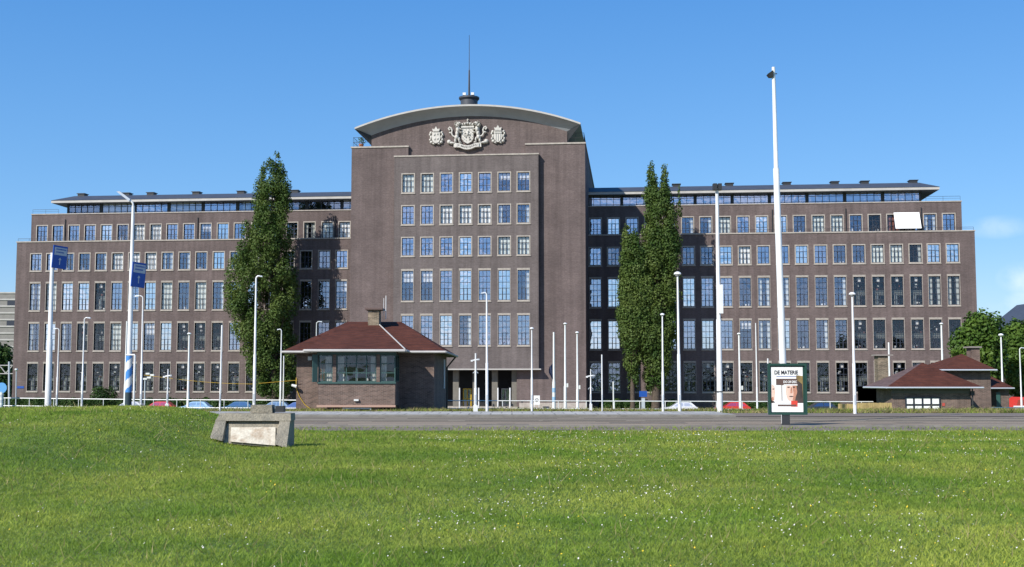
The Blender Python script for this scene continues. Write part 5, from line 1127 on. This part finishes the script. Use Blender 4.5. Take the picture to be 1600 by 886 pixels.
# ------------------------------------------------------------------ cars
def car(x0, x1, Yc, col, label, h=1.45, mirror=False, name='parked_car', cat='car', L=4.2):
    xa, xb = at(x0, 632, Yc).x, at(x1, 632, Yc).x; cx = (xa+xb)/2; s = -1 if mirror else 1
    m = mat('car_paint', col, .25, spec=.6); o = empty(name, (cx, Yc, .03)); tag(o, label, cat, 'cars parked along the street before the building')
    W_ = .85
    low = [(-2.1, .35), (-2.1, .62), (-1.95, .78), (-1.0, .93), (1.75, .98), (2.05, .85), (2.1, .5), (2.05, .3), (-2.0, .3)]
    low = [(x*L/4.2*s, z) for x, z in low]; q = MB(); q.prism(low if s < 0 else low[::-1], -W_, W_, m)
    cab = [(-1.05, .925), (-.35, h-.06), (-.1, h), (1.0, h), (1.35, h-.08), (1.8, .975)]; n = len(cab)
    vs = []
    for sd in (-1, 1):
        for x, z in cab: t = (z-.93)/(h-.93); vs.append((x*L/4.2*s, sd*(W_-.06-.16*t), z))
    q.mesh(vs, [tuple(range(n)), tuple(range(2*n-1, n-1, -1))]+[(i, i+n, i+n+1, i+1) for i in range(n-1)], m); q.build('body', o)
    g_ = MB()
    for sd in (-1, 1):
        def sv(x, z): t = (z-.93)/(h-.93); return (x*L/4.2*s, sd*(W_-.05-.16*t), z)
        for poly in ([(-.85, .97), (-.3, h-.12), (.35, h-.09), (.35, .97)], [(.43, .97), (.43, h-.09), (1.02, h-.09), (1.5, .99)]): g_.face([sv(*p) for p in poly], GLM)
    f0, f1 = (-1.0, .96), (-.4, h-.08); g_.face([(f0[0]*L/4.2*s-.02*s, -.72, f0[1]+.02), (f0[0]*L/4.2*s-.02*s, .72, f0[1]+.02), (f1[0]*L/4.2*s-.02*s, .6, f1[1]), (f1[0]*L/4.2*s-.02*s, -.6, f1[1])], GLM)
    g_.build('window', o)
    for wx in (-1.3, 1.3):
        for sd in (-1, 1):
            w_ = MB(); w_.tube([(wx*s*L/4.2, sd*.70, .31), (wx*s*L/4.2, sd*.88, .31)], .31, RUB, 18); wh = w_.build('wheel', o); w_ = MB(); w_.tube([(wx*s*L/4.2, sd*.881, .31), (wx*s*L/4.2, sd*.885, .31)], .19, LGREY, 14); w_.build('rim', wh)
    for sd in (-1, 1): w_ = MB(); w_.box(-2.12*L/4.2 if s > 0 else 2.02*L/4.2, -2.02*L/4.2 if s > 0 else 2.12*L/4.2, sd*.6-.15, sd*.6+.15, .6, .76, LGREY); w_.build('headlight', o)
    return o
YC = 146
car(176, 226, YC, (.45,.47,.50), 'silver parked car behind the striped mast')
car(225, 270, YC, (.55,.03,.04), 'red parked car right of the striped mast')
car(283, 325, YC, (.28,.45,.62), 'pale blue parked car before the left wing')
car(346, 396, YC, (.05,.13,.24), 'dark blue parked car left of the left poplar')
car(411, 446, YC, (.20,.30,.40), 'grey blue parked car between poplar and gatehouse')
car(447, 480, YC-3, (.10,.16,.35), 'blue car partly hidden behind the gatehouse left wall')
car(1040, 1084, YC-4, (.62,.64,.66), 'silver white parked car at the foot of the right poplar')
car(1128, 1160, YC-3, (.50,.04,.03), 'red parked car behind the thick antenna mast')
car(1262, 1297, YC-4, (.03,.04,.05), 'dark parked car right of the poster board')
# red van at the far right
Y = 112; p0 = at(1590, 640, Y); o = empty('van', (p0.x+1.5, Y, 0)); tag(o, 'red and white van at the right edge behind the porch', 'van'); q = MB()
q.prism([(-2.6, .4), (2.6, .4), (2.6, 2.5), (-1.6, 2.6), (-2.1, 2.3), (-2.6, 1.3)], -1, 1, mat('van_red', (.55,.04,.03), .4)); q.build('body', o)
q = MB(); q.box(-2.3, 2.6, -1.01, -1.002, 1.5, 1.8, WHITE); q.build('stripe', o); q = MB(); q.face([(-2.0, -1.01, 1.85), (-.9, -1.01, 1.85), (-.9, -1.01, 2.35), (-1.85, -1.01, 2.35)], GLM); q.build('window', o)
for wx in (-1.6, 1.6): q = MB(); q.tube([(wx, -.8, .38), (wx, -1.02, .38)], .38, RUB, 16); q.build('wheel', o)

# ------------------------------------------------------------------ far buildings, far left odds and ends
FB = empty('office_block', (at(-30, 600, 250).x, 250, 0)); tag(FB, 'grey banded office block beyond the left end of the brick building', 'building'); fx = at(-30, 600, 250).x
xr = at(30, 500, 250).x-fx; zt = at(10, 457, 250).z; zbm = at(10, 541, 250).z
q = MB(); q.box(-25, xr, 0, 20, 0, zt, mat('grey_panel', (.22,.21,.195), .8, .1, 1)); q.build('wall', FB)
q = MB(); 
for k in range(9): z = zt-(zt-zbm)*k/8; q.box(-25.1, xr+.1, -.15, -.003, z-.22, z+.08, FASC)
q.build('band', FB)
for k in (1, 4): z = zt-(zt-zbm)*k/8; q = MB(); q.box(xr-2.6, xr-.6, -.1, -.004, z-1.6, z-.3, FRAME); q.build('window', FB)
q = MB(); q.tube([(xr-1.5, 5, zt), (xr-1.5, 5, zt+3.4)], .08, WHITE, 6); q.tube([(xr-2.5, 5, zt), (xr-1.2, 5, zt+2.6)], .05, WHITE, 6); q.build('aerial', FB)
HB = empty('house', (at(1640, 600, 210).x, 210, 0)); tag(HB, 'far brick house with dark gabled roof at the right edge', 'house'); hx = at(1640, 600, 210).x
w_ = hx-at(1583, 600, 210).x; ze = at(1590, 514, 210).z; zr = at(1590, 470, 210).z
q = MB(); q.box(-w_+1, w_-1, 0, 12, 0, ze, BR); q.build('wall', HB); q = MB(); q.mesh([(-w_, -.5, ze), (w_, -.5, ze), (0, -.5, zr), (-w_, 12.5, ze), (w_, 12.5, ze), (0, 12.5, zr)], [(0,1,2),(5,4,3),(0,2,5,3),(1,4,5,2),(0,3,4,1)], ROOF); q.build('roof', HB)
o = empty('gantry', at(14, 637, 84)); tag(o, 'pale lattice gantry with upright post at the left edge', 'gantry'); Yg = 84; O = at(14, 637, Yg); q = MB()
q.tube([at(14, 650, Yg)-O, at(14.2, 565, Yg)-O], .07, LGREY, 8); q.build('post', o); q = MB()
for a, b in (((-40, 571), (20, 571)), ((-40, 584), (20, 584)), ((1, 573), (9, 583.5)), ((9, 583.5), (19, 572)), ((-10, 583), (1, 573))): q.tube([at(*a, Yg)-O, at(*b, Yg)-O], .035, FASC, 6)
q.build('lattice', o)
o = empty('thin_post', at(25, 640, 84)); tag(o, 'thin grey lamp post at the left corner of the brick building', 'post'); q = MB(); q.tube([(0, 0, -1), at(25.5, 578, 84)-at(25, 640, 84)], .04, LGREY, 6); q.build('post', o); q = MB(); q.lathe([(.04, -.1), (.12, 0), (.1, .1)], at(25.5, 578, 84)-at(25, 640, 84), WHITE, 8); q.build('lamp_head', o)
Yg = 80; O = at(2, 640, Yg); o = empty('road_sign', O); tag(o, 'round blue road sign on a striped post at the left edge', 'road sign'); q = MB(); q.tube([(0, 0, -1), (0, 0, 1.2)], .12, LGREY, 10)
for k in range(3): q.tube([(0, 0, .3+.35*k), (0, 0, .45+.35*k)], .125, WHITE, 10)
q.build('post', o); q = MB(); q.tube([(0, -.1, 1.45), (0, -.06, 1.45)], .36, mat('sky_blue_sign', (.10,.32,.62), .5), 20); q.build('sign_disc', o)
o = empty('floodlight_cluster', at(226, 640, 100)); tag(o, 'slim post with small white lamps before the left wing', 'lamp'); O = at(226, 640, 100); q = MB(); q.tube([(0, 0, -2.5), at(226.5, 594, 100)-O], .06, LGREY, 6); q.build('post', o)
q = MB()
for a, b in ((227, 592), (233, 590), (238, 586), (231, 584)): c = at(a, b, 100)-O; q.box(c.x-.16, c.x+.16, -.1, .1, c.z-.07, c.z+.08, WHITE)
q.tube([at(227, 592, 100)-O, at(239, 587, 100)-O], .03, LGREY, 6); q.build('lamp_head', o)
# overhead cable
cb = MB(); pts = [at(225+24*k, 586+14*math.sin(math.pi*min(k/7, 1)*.5+0)-(6 if k > 7 else 0)*(k-7)/3, 62.5) for k in range(11)]
O = at(225, 600, 62.5); cb.tube([p-O for p in pts], .010, YEL, 5); tag(cb.build('cable', None, O), 'thin yellow cable hanging from the masts to the gatehouse', 'cable')

# ------------------------------------------------------------------ grass and flowers
def blades(n, ylo, yhi, pw, mats, name, label, hgt, wid, xl, xr, seed, zoff=0, outer=0):
    r_ = np.random.default_rng(seed); u = r_.random(n); Yv = (ylo**pw+u*(yhi**pw-ylo**pw))**(1/pw); half = Yv*(860/F)
    x = (r_.random(n)*2-1)*half if not outer else np.sign(r_.random(n)-.5)*(half+r_.random(n)*outer); 
    if xl is not None: x = np.where(x < xl, x, x)
    z = T(x, Yv)+zoff; clump = .85+.22*np.sin(x*1.3+np.sin(Yv*.9)*2)*np.sin(Yv*1.1+np.sin(x*.8)*1.5); fine = r_.gamma(6, 1/6, n)
    h = hgt*clump*fine*(1+.010*Yv); w_ = wid*(.35+Yv/22)*r_.uniform(.7, 1.4, n); a = r_.random(n)*6.2832; lean = r_.uniform(.3, 1.5, n)*h; la = r_.random(n)*6.2832
    b = np.stack([x, Yv, z], 1); dx = np.stack([np.cos(a)*w_/2, np.sin(a)*w_/2, np.zeros(n)], 1); tip = b+np.stack([np.cos(la)*lean, np.sin(la)*lean, h], 1)
    Vv = np.stack([b-dx, b+dx, tip], 1).reshape(-1, 3); o = tri_mesh(name, Vv, 3, mats); 
    if label: tag(o, label, 'grass', kind='stuff')
    return o
blades(760000, 8.6, 36.9, .8, [BLADE], 'grass', 'mown green grass of the foreground slope', .030, .010, None, None, 31)
blades(330000, 3.0, 36.9, 1, [BLADE], 'grass', 'mown green grass to either side of the foreground slope', .036, .020, None, None, 36, outer=16)
blades(7000, 9, 36.9, .9, [STRAW], 'grass', 'scattered taller pale stalks in the foreground grass', .11, .010, None, None, 32)
blades(3000, 37, 39.9, 1, [BLADE], 'dry_grass', 'sparse weeds on the gravel shoulder of the road', .045, .016, None, None, 35)
blades(60000, 57.8, 65, 1, [STRAW], 'dry_grass', 'dry straw coloured grass on the verge beyond the pavement', .075, .018, None, None, 33)
blades(30000, 57.8, 66, 1, [BLADE], 'dry_grass', 'green tufts on the verge beyond the pavement', .075, .018, None, None, 34)
def flowers(n, m, name, label, seed, size, mask):
    r_ = np.random.default_rng(seed); cc = []
    ncl = 150
    cy_ = r_.uniform(9.0, 35, ncl); cx_ = (r_.random(ncl)*2-1)*cy_*.46
    keep = r_.random(ncl) < np.array([mask(x/y) for x, y in zip(cx_, cy_)]); cx_, cy_ = cx_[keep], cy_[keep]
    k = r_.integers(0, len(cx_), n); x = cx_[k]+r_.normal(size=n)*np.where(r_.random(n) < .25, 2.2, .42); y = cy_[k]+r_.normal(size=n)*np.where(r_.random(n) < .3, 2.0, .4); ok = (y > 8.7) & (y < 36.3); x, y = x[ok], y[ok]; n = len(x)
    z = T(x, y)+.055+r_.random(n)*.03; s = size*(.8+y*.022)*r_.uniform(.7, 1.2, n); t = np.linspace(0, 2*np.pi, 7)[:-1]
    tilt = r_.normal(size=(n, 2))*.35+np.array([-.25, -.35]); V = []
    for q_ in t: dx = np.cos(q_)*s; dy = np.sin(q_)*s; V.append(np.stack([x+dx, y+dy, z+dx*-tilt[:, 0]+dy*-tilt[:, 1]], 1))
    o = tri_mesh(name, np.stack(V, 1).reshape(-1, 3), 6, [m]); tag(o, label, 'flowers', kind='stuff')
flowers(1900, DAISY, 'daisies', 'small white daisies scattered over the grass', 41, .0068, lambda q: .35 if q < -.05 else 1)
flowers(260, BUTTER, 'yellow_flowers', 'small yellow flowers scattered over the grass', 42, .0072, lambda q: .1 if q < 0 else 1)
